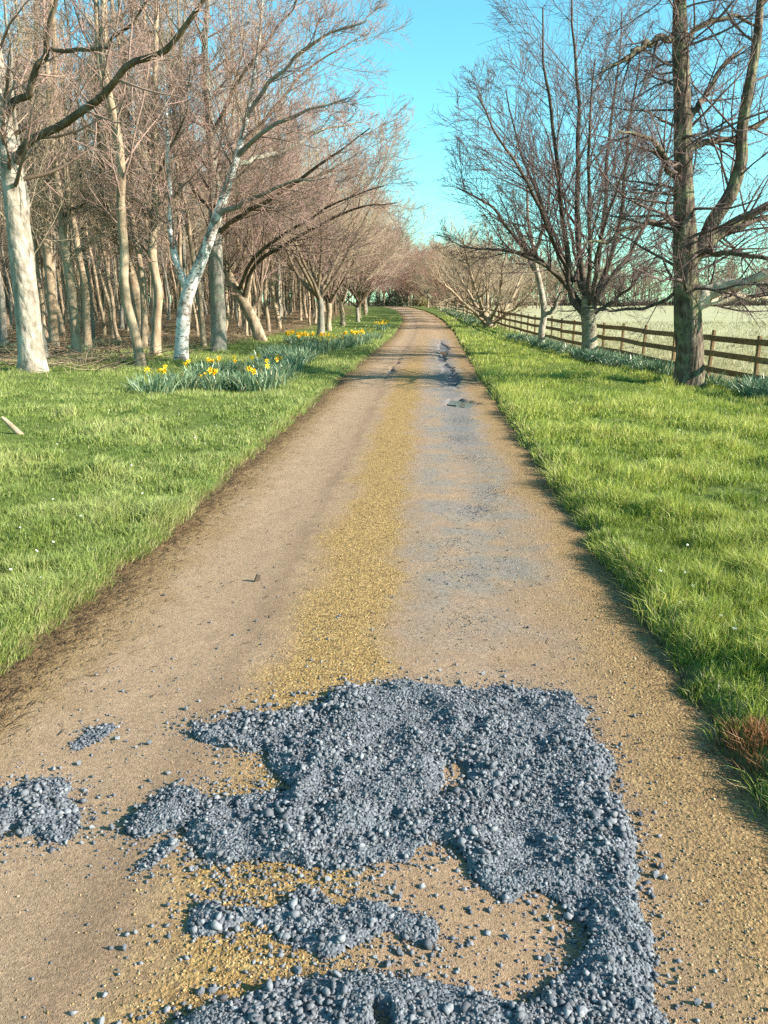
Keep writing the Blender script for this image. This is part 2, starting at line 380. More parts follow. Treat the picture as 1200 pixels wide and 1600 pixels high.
ry = np.concatenate([steps([(-40, -1, 3), (-1, 1.1, .15), (1.1, 7, .022), (7, 16, .05), (16, 34, .12), (34, 60, .5), (60, 128, 1.5)])])
ru = np.linspace(-1, 1, 111)
Yr, Tr = np.meshgrid(ry, ru, indexing='ij')
Ur = np.where(Tr < 0, -Tr * (edge_l(Yr) - .10), Tr * (edge_r(Yr) + .10)); Xr = Ur + xc(Yr)
Zr = road_z(Xr, Yr)
hole = worn(Xr, Yr)
me = mesh_np('track', np.stack([Xr, Yr, Zr], -1).reshape(-1, 3), grid_faces(*Xr.shape), {'u': Ur.ravel(), 'y': Yr.ravel(), 'hole': hole.ravel()}, True)
obj('track', me, M['road'], kind='structure')

fy = steps([(-30, 10, 2), (10, 40, .6), (40, 120, 2), (120, 300, 9)]); fx = np.concatenate([steps([(.2, 3, .4), (3, 20, 1.5), (20, 60, 5)]), np.geomspace(70, 420, 12)])
Yf, Xf = np.meshgrid(fy, fx, indexing='ij'); keepx = Xf.copy(); Xf = Xf + np.interp(Yf, np.append(YF, 300), np.append(XF, 2.0))
Zf = land_z(Xf, Yf); Zf[:, 0] -= .08
obj('field', mesh_np('field', np.stack([Xf, Yf, Zf], -1).reshape(-1, 3), grid_faces(*Xf.shape), None, True), M['field'], kind='structure')

# puddles lying in the potholes
def puddle(u, y, ru_, ry_, depth, seed):
    rng = np.random.default_rng(seed); n = 40
    a = np.linspace(0, 2 * math.pi, n, endpoint=False)
    rr = 1 + .22 * np.sin(2 * a + rng.uniform(0, 6)) + .13 * np.sin(5 * a + rng.uniform(0, 6)) + .05 * rng.standard_normal(n)
    X = xc(y) + u + ru_ * rr * np.cos(a); Yp = y + ry_ * rr * np.sin(a)
    zc = float(road_z(np.array([xc(y) + u]), np.array([y]))[0]) + depth
    v = np.concatenate([[[xc(y) + u, y, zc]], np.stack([X, Yp, np.full(n, zc)], -1)])
    i = np.arange(n); f = np.stack([np.zeros(n, int), 1 + i, 1 + (i + 1) % n], -1)
    return obj('puddle', mesh_np('puddle', v, f), M['water'], kind='structure')
puddle(.95, 12.95, .20, .42, .022, 1); puddle(.80, 26.3, .10, 1.2, .018, 2)

# ------------------------------------------------------------------ trees
UPV = np.array([0, 0, 1.0])
def spawn(P, R, n, t0, t1, lr, ang, Mn, rr, up, wig, rng, rmin=.004, rmax=9, lo=0.0, flat=0.0, taper=.8):
    N, Mp, _ = P.shape
    par = np.repeat(np.arange(N), n); K = len(par)
    t = t0 + (t1 - t0) * ((np.tile(np.arange(n), N) + rng.uniform(0, 1, K)) / n)
    f = t * (Mp - 1); i = np.minimum(f.astype(int), Mp - 2); w = (f - i)[:, None]
    pos = P[par, i] * (1 - w) + P[par, i + 1] * w
    tan = P[par, i + 1] - P[par, i]; tan /= np.linalg.norm(tan, axis=1, keepdims=True) + 1e-9
    pr = R[par, i] * (1 - w[:, 0]) + R[par, i + 1] * w[:, 0]
    plen = np.linalg.norm(np.diff(P, axis=1), axis=2).sum(1)[par]
    L = np.maximum(plen * lr * (1.2 - .75 * t) * rng.uniform(.65, 1.3, K), lo)
    q = rng.standard_normal((K, 3)); q[:, 2] *= 1 - flat
    q -= (q * tan).sum(1, keepdims=True) * tan; q /= np.linalg.norm(q, axis=1, keepdims=True) + 1e-9
    a = np.radians(rng.uniform(ang[0], ang[1], K))[:, None]
    d = np.cos(a) * tan + np.sin(a) * q
    r0 = np.clip(pr * rr * rng.uniform(.75, 1.1, K), rmin, rmax)
    pts = [pos]; rad = [r0]; st = (L / (Mn - 1))[:, None]
    for s in range(1, Mn):
        d = d + up * UPV / (Mn - 1) + wig * rng.standard_normal((K, 3)) / math.sqrt(Mn)
        d /= np.linalg.norm(d, axis=1, keepdims=True)
        pts.append(pts[-1] + d * st); rad.append(np.maximum(r0 * (1 - taper * s / (Mn - 1)), rmin * .7))
    return np.stack(pts, 1), np.stack(rad, 1)
def grow(P, R, specs, rng):
    """further orders of branches off the given ones"""
    lv = []
    for sp in specs:
        P, R = spawn(P, R, rng=rng, **{k: v for k, v in sp.items() if k != 'k'}); lv.append(tubes(P, R, sp.get('k', 3)))
    return lv
def trunk_tube(path, rad, n=40, k=16, seed=0, flare=.5, lobes=4, rough=.08, fh=.28):
    p = catmull(path, n); r = np.interp(np.linspace(0, 1, n), np.linspace(0, 1, len(rad)), rad)
    h = np.concatenate([[0], np.cumsum(np.linalg.norm(np.diff(p, axis=0), axis=1))])
    V, fs, A = tubes(p[None], r[None], k)
    V = V.reshape(n, k, 3); a = np.arange(k) * 2 * math.pi / k; rng = np.random.default_rng(seed)
    ph = rng.uniform(0, 6)
    m = 1 + flare * np.exp(-h[:, None] / fh) * (.65 + .5 * np.cos(lobes * a + ph)[None, :])
    m += rough * (fbm(np.cos(a)[None] * 2 + h[:, None] * 1.3 + seed, np.sin(a)[None] * 2 + h[:, None] * .7, seed + 3) - .5) * 2
    V = p[:, None] + (V - p[:, None]) * m[..., None]
    return V.reshape(-1, 3), fs, A
def px_path(pts, Y):
    """list of (px, py[, dY]) -> world points"""
    return np.array([at(q[0], q[1], Y + (q[2] if len(q) > 2 else 0)) for q in pts])
def rpx(v, Y): return [x / F * Y * .97 for x in v]

def hero_tree(name, label, base, trunk, limbs, crown_from, specs, seed, bark, limb_mat, twig_mat, trunk_kw={}, extra=None, trunk_crown=None):
    """trunk: (path, radii); limbs: list of (path, radii, material or None); every limb is a part of its own"""
    rng = np.random.default_rng(seed); b = np.asarray(base, float)
    root = thing(name, label, 'tree', b)
    path = np.asarray(trunk[0]) - b; path[0, 2] -= .12
    V, fs, A = trunk_tube(path, trunk[1], seed=seed, **trunk_kw)
    obj('trunk', mesh_np('trunk', V, fs, A, True), bark, root)
    LP, LR = [], []
    for lp in limbs:
        p = catmull(np.asarray(lp[0]) - b, 14); w = rng.standard_normal((14, 3)) * .025; w[0] = 0; p = p + w
        r = np.interp(np.linspace(0, 1, 14), np.linspace(0, 1, len(lp[1])), lp[1])
        V, fs, A = tubes(catmull(p, 28)[None], np.interp(np.linspace(0, 1, 28), np.linspace(0, 1, 14), r)[None], 9)
        V = V + (fbm(V[:, 0] * 9, V[:, 2] * 9 + V[:, 1] * 5, seed) - .5)[:, None] * .02
        obj('limb', mesh_np('limb', V, fs, A, True), lp[2] if len(lp) > 2 and lp[2] else limb_mat, root)
        LP.append(p); LR.append(r)
    lv = []
    if LP: lv += grow(np.stack(LP), np.stack(LR), specs, rng)
    if trunk_crown is not None:
        p = catmull(path, 14); r = np.interp(np.linspace(0, 1, 14), np.linspace(0, 1, len(trunk[1])), trunk[1])
        lv += grow(p[None], r[None], trunk_crown, rng)
    V, fs, A = join(lv)
    obj('crown', mesh_np('crown', V, fs, A, True), twig_mat, root)
    return root

# --- generic trees: shared meshes
def wood_tree_mesh(seed, H=11.5, r=.125, lean=0.0, fork=False):
    rng = np.random.default_rng(seed); n = 16
    z = np.linspace(-.15, H, n); w = np.cumsum(rng.standard_normal((n, 2)) * .06, 0); w -= w[0]
    s = np.linspace(0, 1, n)[:, None]
    p = np.concatenate([w + np.array([[lean, lean * .3]]) * (s * H * .16), z[:, None]], 1)
    rr = r * np.linspace(1, .28, n)
    parts = [trunk_tube(p, rr, 26, 9, seed, .45, 3, .10)]
    P, R = p[None], rr[None]
    stems = [(P, R)]
    if fork:
        i = 5; q = p[i:].copy(); m = len(q); k = np.linspace(0, 1, m)[:, None]
        q = q + np.array([[rng.uniform(-1, 1), rng.uniform(-1, 1), 0]]) * 2.4 * k ** .8
        q = catmull(q, n); r2 = np.interp(np.linspace(0, 1, n), np.linspace(0, 1, m), rr[i:] * .75)
        parts.append(tubes(q[None], r2[None], 8)); stems.append((q[None], r2[None]))
    tr = join(parts)
    lv = []
    for P, R in stems:
        lv += grow(P, R, [dict(n=24, t0=.26, t1=.99, lr=.20, ang=(28, 66), Mn=6, rr=.36, up=.6, wig=.18, rmax=.026, rmin=.010, k=4),
                          dict(n=8, t0=.12, t1=1, lr=.55, ang=(25, 65), Mn=4, rr=.5, up=.3, wig=.2, rmin=.0068, k=3),
                          dict(n=6, t0=.1, t1=1, lr=.6, ang=(25, 65), Mn=2, rr=.6, up=.2, wig=.2, rmin=.005, k=3)], rng)
    cr = join(lv)
    return mesh_np('wood_trunk', *tr, True), mesh_np('wood_crown', *cr, True)
def spread_tree_mesh(seed, H=8.5, th=1.6, r=.17, nl=8, spread=(22, 62), tw=.0065, dens=(11, 9, 7), up=.75):
    rng = np.random.default_rng(seed)
    p = np.array([[0, 0, -.15], [.03, .02, th * .4], [rng.uniform(-.1, .1), rng.uniform(-.1, .1), th * .8], [rng.uniform(-.12, .12), rng.uniform(-.12, .12), th * 1.15]])
    parts = [trunk_tube(p, [r, r * .88, r * .86, r * .7], 18, 10, seed, .45, 4, .12)]
    LP, LR = [], []
    for i in range(nl):
        a = 2 * math.pi * (i + rng.uniform(-.3, .3)) / nl; th0 = math.radians(rng.uniform(*spread)) if i else math.radians(8)
        d = np.array([math.sin(th0) * math.cos(a), math.sin(th0) * math.sin(a), math.cos(th0)])
        L = (H - th) * rng.uniform(.85, 1.1); q = [p[2] + (p[3] - p[2]) * rng.uniform(0, 1)]; n = 11
        for s in range(1, n):
            d = d + UPV * up / n * (.9 if math.degrees(th0) > 35 else .2) + rng.standard_normal(3) * .075; d /= np.linalg.norm(d); q.append(q[-1] + d * L / (n - 1))
        LP.append(q); LR.append(r * rng.uniform(.38, .55) * np.linspace(1, .12, n) ** .9)
    LP, LR = np.array(LP), np.array(LR)
    lv = [tubes(LP, LR, 6)] + grow(LP, LR, [dict(n=dens[0], t0=.18, t1=1, lr=.5, ang=(25, 60), Mn=6, rr=.5, up=.35, wig=.2, k=4, rmax=.04),
                                             dict(n=dens[1], t0=.12, t1=1, lr=.55, ang=(25, 60), Mn=4, rr=.55, up=.25, wig=.2, rmin=tw * 1.15, k=3),
                                             dict(n=dens[2], t0=.1, t1=1, lr=.62, ang=(20, 60), Mn=2, rr=.65, up=.2, wig=.2, rmin=tw, k=3)], rng)
    return mesh_np('spread_trunk', *join(parts), True), mesh_np('spread_crown', *join(lv), True)
def place_tree(name, label, meshes, x, y, rz, sc, group, bark, twig, tilt=None, dz=0.0):
    root = thing(name, label, 'tree', (x, y, gz(x, y) + dz), rz, group, sc)
    if tilt: root.rotation_euler = (tilt[0], tilt[1], rz)
    for nm, me, mt in (('trunk', meshes[0], bark), ('crown', meshes[1], twig)):
        o = obj(nm, me, None, root)
        if not me.materials: me.materials.append(mt)
        if me.materials[0] is not mt:
            o.material_slots[0].link = 'OBJECT'; o.material_slots[0].material = mt
    return root

def base_at(px, py, Y):
    x = float(at(px, py, Y)[0]); return np.array([x, Y, gz(x, Y)])

# tree by the fence: thick furrowed trunk, second leader
Y = 15.8; b = base_at(1078, 603, Y)
tp = px_path([(1078, 606), (1077, 560), (1074, 490), (1071, 410), (1068, 300), (1066, 160), (1062, 0), (1062, -140), (1066, -260)], Y); tp[0] = b
tr_r = rpx([23, 21, 19.5, 17.5, 14.5, 12, 9, 6, 3], Y)
limbs = [(px_path([(1075, 412), (1100, 378), (1133, 318), (1158, 255), (1163, 200), (1175, 110), (1188, 0), (1196, -120)], Y), rpx([11, 12, 10.5, 9, 8, 7, 5, 2], Y)),
         (px_path([(1085, 400), (1125, 362), (1170, 335), (1230, 312, -.2), (1320, 300, -.4)], Y), rpx([7, 7.5, 6.5, 5, 2], Y)),
         (px_path([(1080, 395), (1120, 372), (1165, 352, .4), (1230, 335, 1.0), (1310, 330, 1.6)], Y), rpx([6, 6, 5, 4, 1.5], Y)),
         (px_path([(1080, 480), (1100, 462), (1125, 448), (1165, 443, -.2), (1215, 430, -.5), (1290, 428, -.8)], Y), rpx([11, 13, 11, 8, 6, 2.5], Y), M['bark_dead']),
         (px_path([(1082, 478), (1110, 470, .2), (1150, 462, .3), (1200, 466, .5), (1270, 455, .8)], Y), rpx([9, 9, 7, 5, 2], Y), M['bark_dead']),
         (px_path([(1070, 405), (1100, 393, -.3), (1140, 398, -.8), (1200, 402, -1.2), (1270, 395, -1.5)], Y), rpx([5, 5, 4, 3, 1], Y)),
         (px_path([(1066, 288), (1045, 262, -.3), (1030, 230, -.6), (1000, 210, -.9), (965, 205, -1.2)], Y), rpx([6, 5, 4, 2.5, 1], Y)),
         (px_path([(1066, 352), (1035, 345, -.3), (1000, 350, -.6), (950, 372, -1), (900, 385, -1.3)], Y), rpx([5, 4.5, 3.5, 2.5, 1], Y)),
         (px_path([(1064, 62), (1030, 62, -.2), (1005, 70, -.4), (980, 90, -.6), (940, 110, -.8)], Y), rpx([5, 4.5, 4, 3, 1], Y)),
         (px_path([(1068, 66), (1090, 45, .2), (1120, 30, .4), (1150, 28, .6), (1190, 45, .8)], Y), rpx([4.5, 4, 3.5, 3, 1.2], Y)),
         (px_path([(1068, 240), (1100, 225, .3), (1150, 212, .5), (1190, 190, .7), (1240, 160, .9)], Y), rpx([5, 5, 4, 3, 1.2], Y)),
         (px_path([(1068, 215), (1085, 178, .2), (1105, 150, .5), (1125, 110, .8), (1165, 70, 1.1)], Y), rpx([5.5, 5, 4, 3, 1.2], Y)),
         (px_path([(1065, 450), (1020, 478, .3), (965, 485, .5), (930, 482, .6), (880, 488, .8)], Y), rpx([3, 2.5, 2.2, 1.6, .8], Y))]
hero_tree('fence_tree', 'thickest tree by the fence, furrowed dark trunk with pale dead low limbs', b, (tp, tr_r), limbs, None,
          [dict(n=13, t0=.2, t1=1, lr=.5, ang=(35, 75), Mn=6, rr=.42, up=.1, wig=.25, rmin=.007, k=4, rmax=.025, flat=.3),
           dict(n=8, t0=.15, t1=1, lr=.5, ang=(30, 65), Mn=4, rr=.5, up=.2, wig=.25, rmin=.0045),
           dict(n=4, t0=.15, t1=1, lr=.5, ang=(30, 65), Mn=3, rr=.6, up=.2, wig=.3, rmin=.0035)], 11, M['bark_fir'], M['bark_fir'], M['twig_dark'],
          dict(n=70, k=26, flare=.42, lobes=5, rough=.18),
          trunk_crown=[dict(n=84, t0=.30, t1=.98, lr=.27, ang=(62, 100), Mn=10, rr=.2, up=.22, wig=.36, rmin=.010, rmax=.034, k=5),
                       dict(n=9, t0=.2, t1=1, lr=.45, ang=(25, 60), Mn=5, rr=.5, up=.05, wig=.25, rmin=.0055, k=3, flat=.3),
                       dict(n=5, t0=.15, t1=1, lr=.5, ang=(25, 65), Mn=3, rr=.6, up=.2, wig=.3, rmin=.004)])

# fan-shaped tree with a short ringed trunk
Y = 23.7; b = base_at(922, 560, Y)
tp = px_path([(922, 566), (921, 535), (920, 505), (918, 485), (916, 465)], Y); tp[0] = b
limbs = []
def fan(pts, r0, r1=1.0):
    n = len(pts); r0 *= .74; limbs.append((px_path(pts, Y), rpx(list(np.linspace(r0, r0 * .75, 2)) + list(np.linspace(r0 * .65, r1, n - 2)), Y)))
fan([(916, 490), (893, 465), (889, 430, -.2), (878, 330, -.4), (868, 220, -.7), (852, 110, -.9), (846, 10, -1.1)], 9)
fan([(912, 485), (890, 450, .3), (850, 415, .4), (810, 375, .4), (765, 320, .2), (715, 295, 0)], 7.5)
fan([(893, 455), (860, 420, -.5), (815, 398, -1.0), (770, 390, -1.5), (720, 385, -1.8)], 5)
fan([(896, 440), (880, 400, .6), (850, 330, 1.2), (815, 240, 1.6), (790, 140, 2.0)], 5.5)
fan([(889, 430), (862, 370, -.8), (830, 300, -1.6), (790, 230, -2.2), (745, 150, -2.6)], 5)
fan([(920, 475), (905, 400, .3), (902, 300, .4), (905, 180, .5), (898, 60, .6), (890, -30, .7)], 8)
fan([(920, 480), (920, 420, -.7), (922, 330, -1.2), (920, 220, -1.7), (930, 90, -2.0)], 6)
fan([(922, 482), (930, 430, .8), (945, 330, 1.6), (950, 230, 2.2), (965, 110, 2.6), (970, 20, 3)], 7)
fan([(924, 482), (945, 430, -.3), (962, 370, -.6), (978, 290, -.9), (985, 190, -1.2), (1000, 90, -1.5)], 7)
fan([(926, 485), (950, 440, .3), (985, 395, .5), (1015, 330, .8), (1040, 240, 1.0), (1060, 160, 1.2)], 6.5)
fan([(925, 492), (945, 478, -.2), (970, 462, -.3), (1000, 430, -.5), (1035, 395, -.7)], 5)
fan([(918, 480), (905, 440, 1.2), (895, 380, 2.2), (880, 310, 3.0), (860, 240, 3.6)], 5)
fan([(920, 480), (930, 440, -1.3), (938, 380, -2.2), (960, 310, -3.0), (985, 240, -3.5)], 5)
hero_tree('fan_tree', 'fan shaped bare tree with many upright limbs from short ringed trunk beside fence', b, (tp, rpx([13.5, 11.5, 11, 12, 8], Y)), limbs, None,
          [dict(n=16, t0=.2, t1=1, lr=.46, ang=(22, 52), Mn=7, rr=.42, up=.15, wig=.14, rmin=.008, k=4, rmax=.03),
           dict(n=10, t0=.12, t1=1, lr=.5, ang=(22, 50), Mn=5, rr=.5, up=.1, wig=.16, rmin=.006),
           dict(n=6, t0=.15, t1=1, lr=.55, ang=(20, 55), Mn=2, rr=.6, up=.1, wig=.2, rmin=.005)], 12, M['bark_maple'], M['twig_dark'], M['twig_dark'],
          dict(n=30, k=18, flare=.35, rough=.07))

# slim pale tree with one side branch
Y = 28.7; b = base_at(847, 545, Y)
tp = px_path([(846, 549), (846, 520), (850, 490), (846, 455), (838, 420), (835, 395), (826, 350), (824, 300), (826, 250)], Y); tp[0] = b
limbs = [(px_path([(851, 492), (862, 485, -.2), (868, 475, -.4), (872, 462, -.6), (885, 452, -.8)], Y), rpx([3.5, 3, 2.4, 1.8, .8], Y)),
         (px_path([(838, 425), (828, 412, .2), (822, 392, .4), (815, 370, .6), (800, 345, .8)], Y), rpx([3.2, 2.8, 2.2, 1.6, .8], Y)),
         (px_path([(835, 395), (845, 370, -.3), (855, 340, -.5), (858, 300, -.8), (866, 260, -1)], Y), rpx([3.5, 3, 2.2, 1.6, .8], Y))]
hero_tree('slim_pale_tree', 'slim pale barked tree with one low side branch beside the fan shaped tree', b, (tp, rpx([5.5, 5, 4.8, 4.6, 4, 3.2, 2.4, 1.8, 1], Y)), limbs, None,
          [dict(n=8, t0=.2, t1=1, lr=.45, ang=(25, 60), Mn=5, rr=.5, up=.3, wig=.2, rmin=.009, k=3),
           dict(n=6, t0=.15, t1=1, lr=.5, ang=(25, 60), Mn=4, rr=.55, up=.2, wig=.2, rmin=.007)], 13, M['bark_pale'], M['bark_grey'], M['twig'],
          dict(n=36, k=12, flare=.35),
          trunk_crown=[dict(n=10, t0=.5, t1=1, lr=.22, ang=(30, 60), Mn=5, rr=.4, up=.3, wig=.2, rmin=.009, k=3),
                       dict(n=8, t0=.15, t1=1, lr=.5, ang=(25, 60), Mn=4, rr=.55, up=.2, wig=.2, rmin=.007)])

# multi-stemmed shrub-like tree
Y = 49.0; b = base_at(765, 515, Y)
tp = px_path([(766, 519), (763, 507), (757, 494), (750, 480)], Y); tp[0] = b
limbs = []
def stem(pts, r0): r0 *= .6; limbs.append((px_path(pts, Y), rpx(list(np.linspace(r0, .9, len(pts))), Y)))
stem([(762, 508), (740, 470, .5), (722, 440, 1), (708, 410, 1.4), (695, 385, 1.8)], 5)
stem([(762, 508), (748, 465, -1), (735, 425, -2), (728, 395, -2.8), (722, 372, -3.4)], 5)
stem([(762, 506), (762, 465, .6), (766, 425, 1), (764, 395, 1.4), (768, 368, 1.8)], 5)
stem([(764, 506), (778, 475, -1), (784, 440, -1.8), (788, 405, -2.6), (795, 378, -3)], 5)
stem([(766, 508), (788, 486, .5), (802, 462, 1), (815, 430, 1.6), (826, 400, 2)], 5)
stem([(768, 508), (790, 492, -.6), (812, 476, -1.4), (832, 455, -2), (850, 435, -2.4)], 4.5)
stem([(760, 508), (738, 485, -1.5), (716, 465, -2.5), (698, 448, -3.2), (684, 430, -3.8)], 4.5)
hero_tree('branching_shrub_tree', 'low multi stemmed bare tree branching at knee height beside the curving fence', b, (tp, rpx([10, 8, 7, 4], Y)), limbs, None,
          [dict(n=12, t0=.12, t1=1, lr=.5, ang=(22, 55), Mn=5, rr=.55, up=.3, wig=.2, rmin=.012, k=4),
           dict(n=9, t0=.12, t1=1, lr=.5, ang=(22, 60), Mn=4, rr=.6, up=.2, wig=.2, rmin=.010),
           dict(n=5, t0=.12, t1=1, lr=.5, ang=(22, 60), Mn=2, rr=.6, up=.2, wig=.2, rmin=.008)], 14, M['bark_brown'], M['bark_brown'], M['twig_wood'], dict(n=24, k=12, flare=.3))

# big pale trunk at the wood's edge with two dark limbs reaching over the grass
Y = 16.2; b = base_at(55, 600, Y)
tp = px_path([(52, 606), (50, 560), (42, 480), (33, 400), (22, 300), (15, 250), (4, 180), (-10, 60), (-22, -80), (-30, -220)], Y); tp[0] = b
limbs = [(px_path([(18, 268), (45, 222, -.3), (95, 192, -.8), (150, 160, -1.2), (190, 110, -1.6), (245, 85, -2.0), (285, 45, -2.3), (325, -20, -2.6), (350, -90, -2.8)], Y), rpx([6.5, 5.8, 5.4, 5, 4.2, 4.0, 3.4, 2.6, 1.2], Y)),
         (px_path([(2, 190), (20, 162, -.2), (46, 148, -.4), (55, 112, -.5), (72, 72, -.6), (84, 10, -.8), (96, -70, -1)], Y), rpx([6, 5, 4.6, 4.4, 4, 3, 1.5], Y)),
         (px_path([(72, 75, -.6), (110, 78, -.9), (160, 76, -1.2), (200, 40, -1.5), (235, 0, -1.8)], Y), rpx([3, 2.8, 2.4, 2, 1], Y)),
         (px_path([(0, 150), (-40, 90, .5), (-80, 20, .8), (-120, -60, 1.2)], Y), rpx([8, 6, 4, 2], Y))]
hero_tree('pale_leaning_tree', 'large pale flaky trunk at the wood edge with long dark limbs over grass', b, (tp, rpx([21, 19.5, 18, 17, 15.5, 14.5, 12, 9, 6, 3], Y)), limbs, None,
          [dict(n=12, t0=.15, t1=1, lr=.30, ang=(30, 80), Mn=6, rr=.4, up=.2, wig=.3, rmin=.008, k=4, rmax=.03),
           dict(n=8, t0=.15, t1=1, lr=.5, ang=(25, 65), Mn=4, rr=.55, up=.2, wig=.25, rmin=.005),
           dict(n=6, t0=.15, t1=1, lr=.5, ang=(25, 65), Mn=2, rr=.6, up=.1, wig=.2, rmin=.004)], 15, M['bark_pale'], M['bark_dark'], M['twig'],
          dict(n=60, k=22, flare=.34, lobes=4, rough=.12),
          trunk_crown=[dict(n=14, t0=.42, t1=1, lr=.26, ang=(35, 80), Mn=7, rr=.3, up=.3, wig=.25, rmin=.012, rmax=.05, k=5),
                       dict(n=8, t0=.15, t1=1, lr=.45, ang=(25, 65), Mn=4, rr=.5, up=.2, wig=.25, rmin=.007),
                       dict(n=6, t0=.15, t1=1, lr=.5, ang=(25, 65), Mn=2, rr=.6, up=.1, wig=.25, rmin=.0045)])

# forked white birch among the daffodils
Y = 20.2; b = base_at(283, 578, Y)
tp = px_path([(283, 582), (284, 540), (287, 500), (293, 462), (318, 398), (342, 330), (362, 272), (378, 215), (392, 150), (404, 70), (412, -20)], Y); tp[0] = b
limbs = [(px_path([(292, 466), (284, 432), (270, 388, .2), (266, 335, .3), (264, 260, .4), (258, 170, .6), (255, 90, .7)], Y), rpx([6.5, 5.6, 4.8, 3.6, 3, 2, 1], Y), M['birch']),
         (px_path([(340, 338), (375, 318, -.3), (410, 302, -.6), (455, 285, -1), (510, 280, -1.4)], Y), rpx([4, 3.4, 2.6, 1.8, .8], Y)),
         (px_path([(370, 245), (400, 215, -.4), (440, 190, -.8), (490, 170, -1.2), (545, 150, -1.4)], Y), rpx([4, 3.2, 2.4, 1.8, .8], Y)),
         (px_path([(366, 262), (400, 245, .4), (445, 235, .9), (500, 205, 1.3), (560, 190, 1.6)], Y), rpx([4, 3.4, 2.6, 2, .8], Y)),
         (px_path([(385, 185), (415, 140, -.3), (455, 95, -.5), (510, 55, -.8), (570, 35, -1)], Y), rpx([3.6, 3, 2.4, 1.8, .8], Y))]
hero_tree('white_birch', 'forked white birch leaning over the yellow daffodils', b, (tp, rpx([11.5, 10.5, 10.5, 10, 8.5, 7, 5.5, 4.4, 3.4, 2.4, 1.2], Y)), limbs, None,
          [dict(n=11, t0=.15, t1=1, lr=.40, ang=(25, 60), Mn=6, rr=.45, up=.2, wig=.2, rmin=.008, k=4, rmax=.025),
           dict(n=11, t0=.15, t1=1, lr=.56, ang=(22, 60), Mn=4, rr=.55, up=.1, wig=.2, rmin=.006),
           dict(n=7, t0=.15, t1=1, lr=.62, ang=(22, 60), Mn=2, rr=.6, up=.05, wig=.2, rmin=.0048)], 16, M['birch'], M['bark_grey'], M['twig'],
          dict(n=60, k=16, flare=.25, rough=.06),
          trunk_crown=[dict(n=16, t0=.5, t1=1, lr=.24, ang=(25, 65), Mn=6, rr=.35, up=.25, wig=.2, rmin=.008, k=4),
                       dict(n=9, t0=.15, t1=1, lr=.48, ang=(22, 60), Mn=4, rr=.55, up=.15, wig=.2, rmin=.006),
                       dict(n=7, t0=.15, t1=1, lr=.62, ang=(22, 60), Mn=2, rr=.6, up=.05, wig=.2, rmin=.0048)])
BROAD = [dict(n=14, t0=.16, t1=1, lr=.46, ang=(25, 62), Mn=6, rr=.45, up=.25, wig=.2, rmin=.009, k=4, rmax=.035),
         dict(n=10, t0=.12, t1=1, lr=.56, ang=(22, 60), Mn=4, rr=.5, up=.15, wig=.2, rmin=.0065),
         dict(n=7, t0=.12, t1=1, lr=.62, ang=(22, 60), Mn=2, rr=.6, up=.1, wig=.2, rmin=.0052)]
TCR = [dict(n=30, t0=.32, t1=1, lr=.20, ang=(30, 70), Mn=6, rr=.35, up=.35, wig=.22, rmin=.009, k=4, rmax=.04),
       dict(n=10, t0=.12, t1=1, lr=.56, ang=(22, 60), Mn=4, rr=.5, up=.15, wig=.2, rmin=.0065),
       dict(n=7, t0=.12, t1=1, lr=.62, ang=(22, 60), Mn=2, rr=.6, up=.1, wig=.2, rmin=.0052)]
def edge_tree(label, base, trunk, rad, limbs, Y, seed, bark, name='wood_edge_tree', twig='twig'):
    b = base_at(base[0], base[1], Y); tp = px_path(trunk, Y); tp[0] = b
    hero_tree(name, label, b, (tp, rpx(rad, Y)), [(px_path(q, Y), rpx([.68 * v for v in r], Y)) for q, r in limbs], None, BROAD, seed, bark, M['bark_dark'], M[twig], dict(n=50, k=14, flare=.3, rough=.08), trunk_crown=TCR)
edge_tree('slender smooth pale trunk standing close behind the white birch', (243, 572), [(243, 576), (245, 500), (247, 455), (238, 395), (243, 310), (241, 200), (243, 100), (245, -20), (246, -120)],
          [8, 7, 6.5, 6.5, 5.5, 4.6, 4, 2.5, 1], [([(241, 290), (268, 230, -.3), (290, 170, -.6), (300, 90, -.8)], [3.5, 3, 2, 1])], 21.3, 17, M['bark_brown'])
edge_tree('stout straight grey trunk standing in the daffodil drift', (342, 558), [(343, 563), (341, 500), (338, 430), (336, 350), (333, 260), (326, 170), (320, 80), (326, -20), (330, -130)],
          [13, 11.5, 11, 10, 8, 6, 4.5, 3.4, 2],
          [([(337, 370), (380, 335, -.5), (440, 300, -1.2), (510, 250, -1.8), (580, 200, -2.2)], [6, 5, 4, 2.6, 1]),
           ([(334, 290), (370, 230, .5), (420, 180, 1.0), (480, 110, 1.6), (560, 60, 2)], [5.5, 5, 3.6, 2.4, 1]),
           ([(330, 220), (360, 150, -.4), (400, 90, -.8), (450, 20, -1), (500, -40, -1.4)], [5, 4, 3, 2, 1]),
           ([(336, 340), (300, 290, .4), (280, 220, .8), (268, 140, 1), (260, 60, 1.2)], [4, 3.4, 2.6, 2, 1])], 24.3, 18, M['bark_grey'])
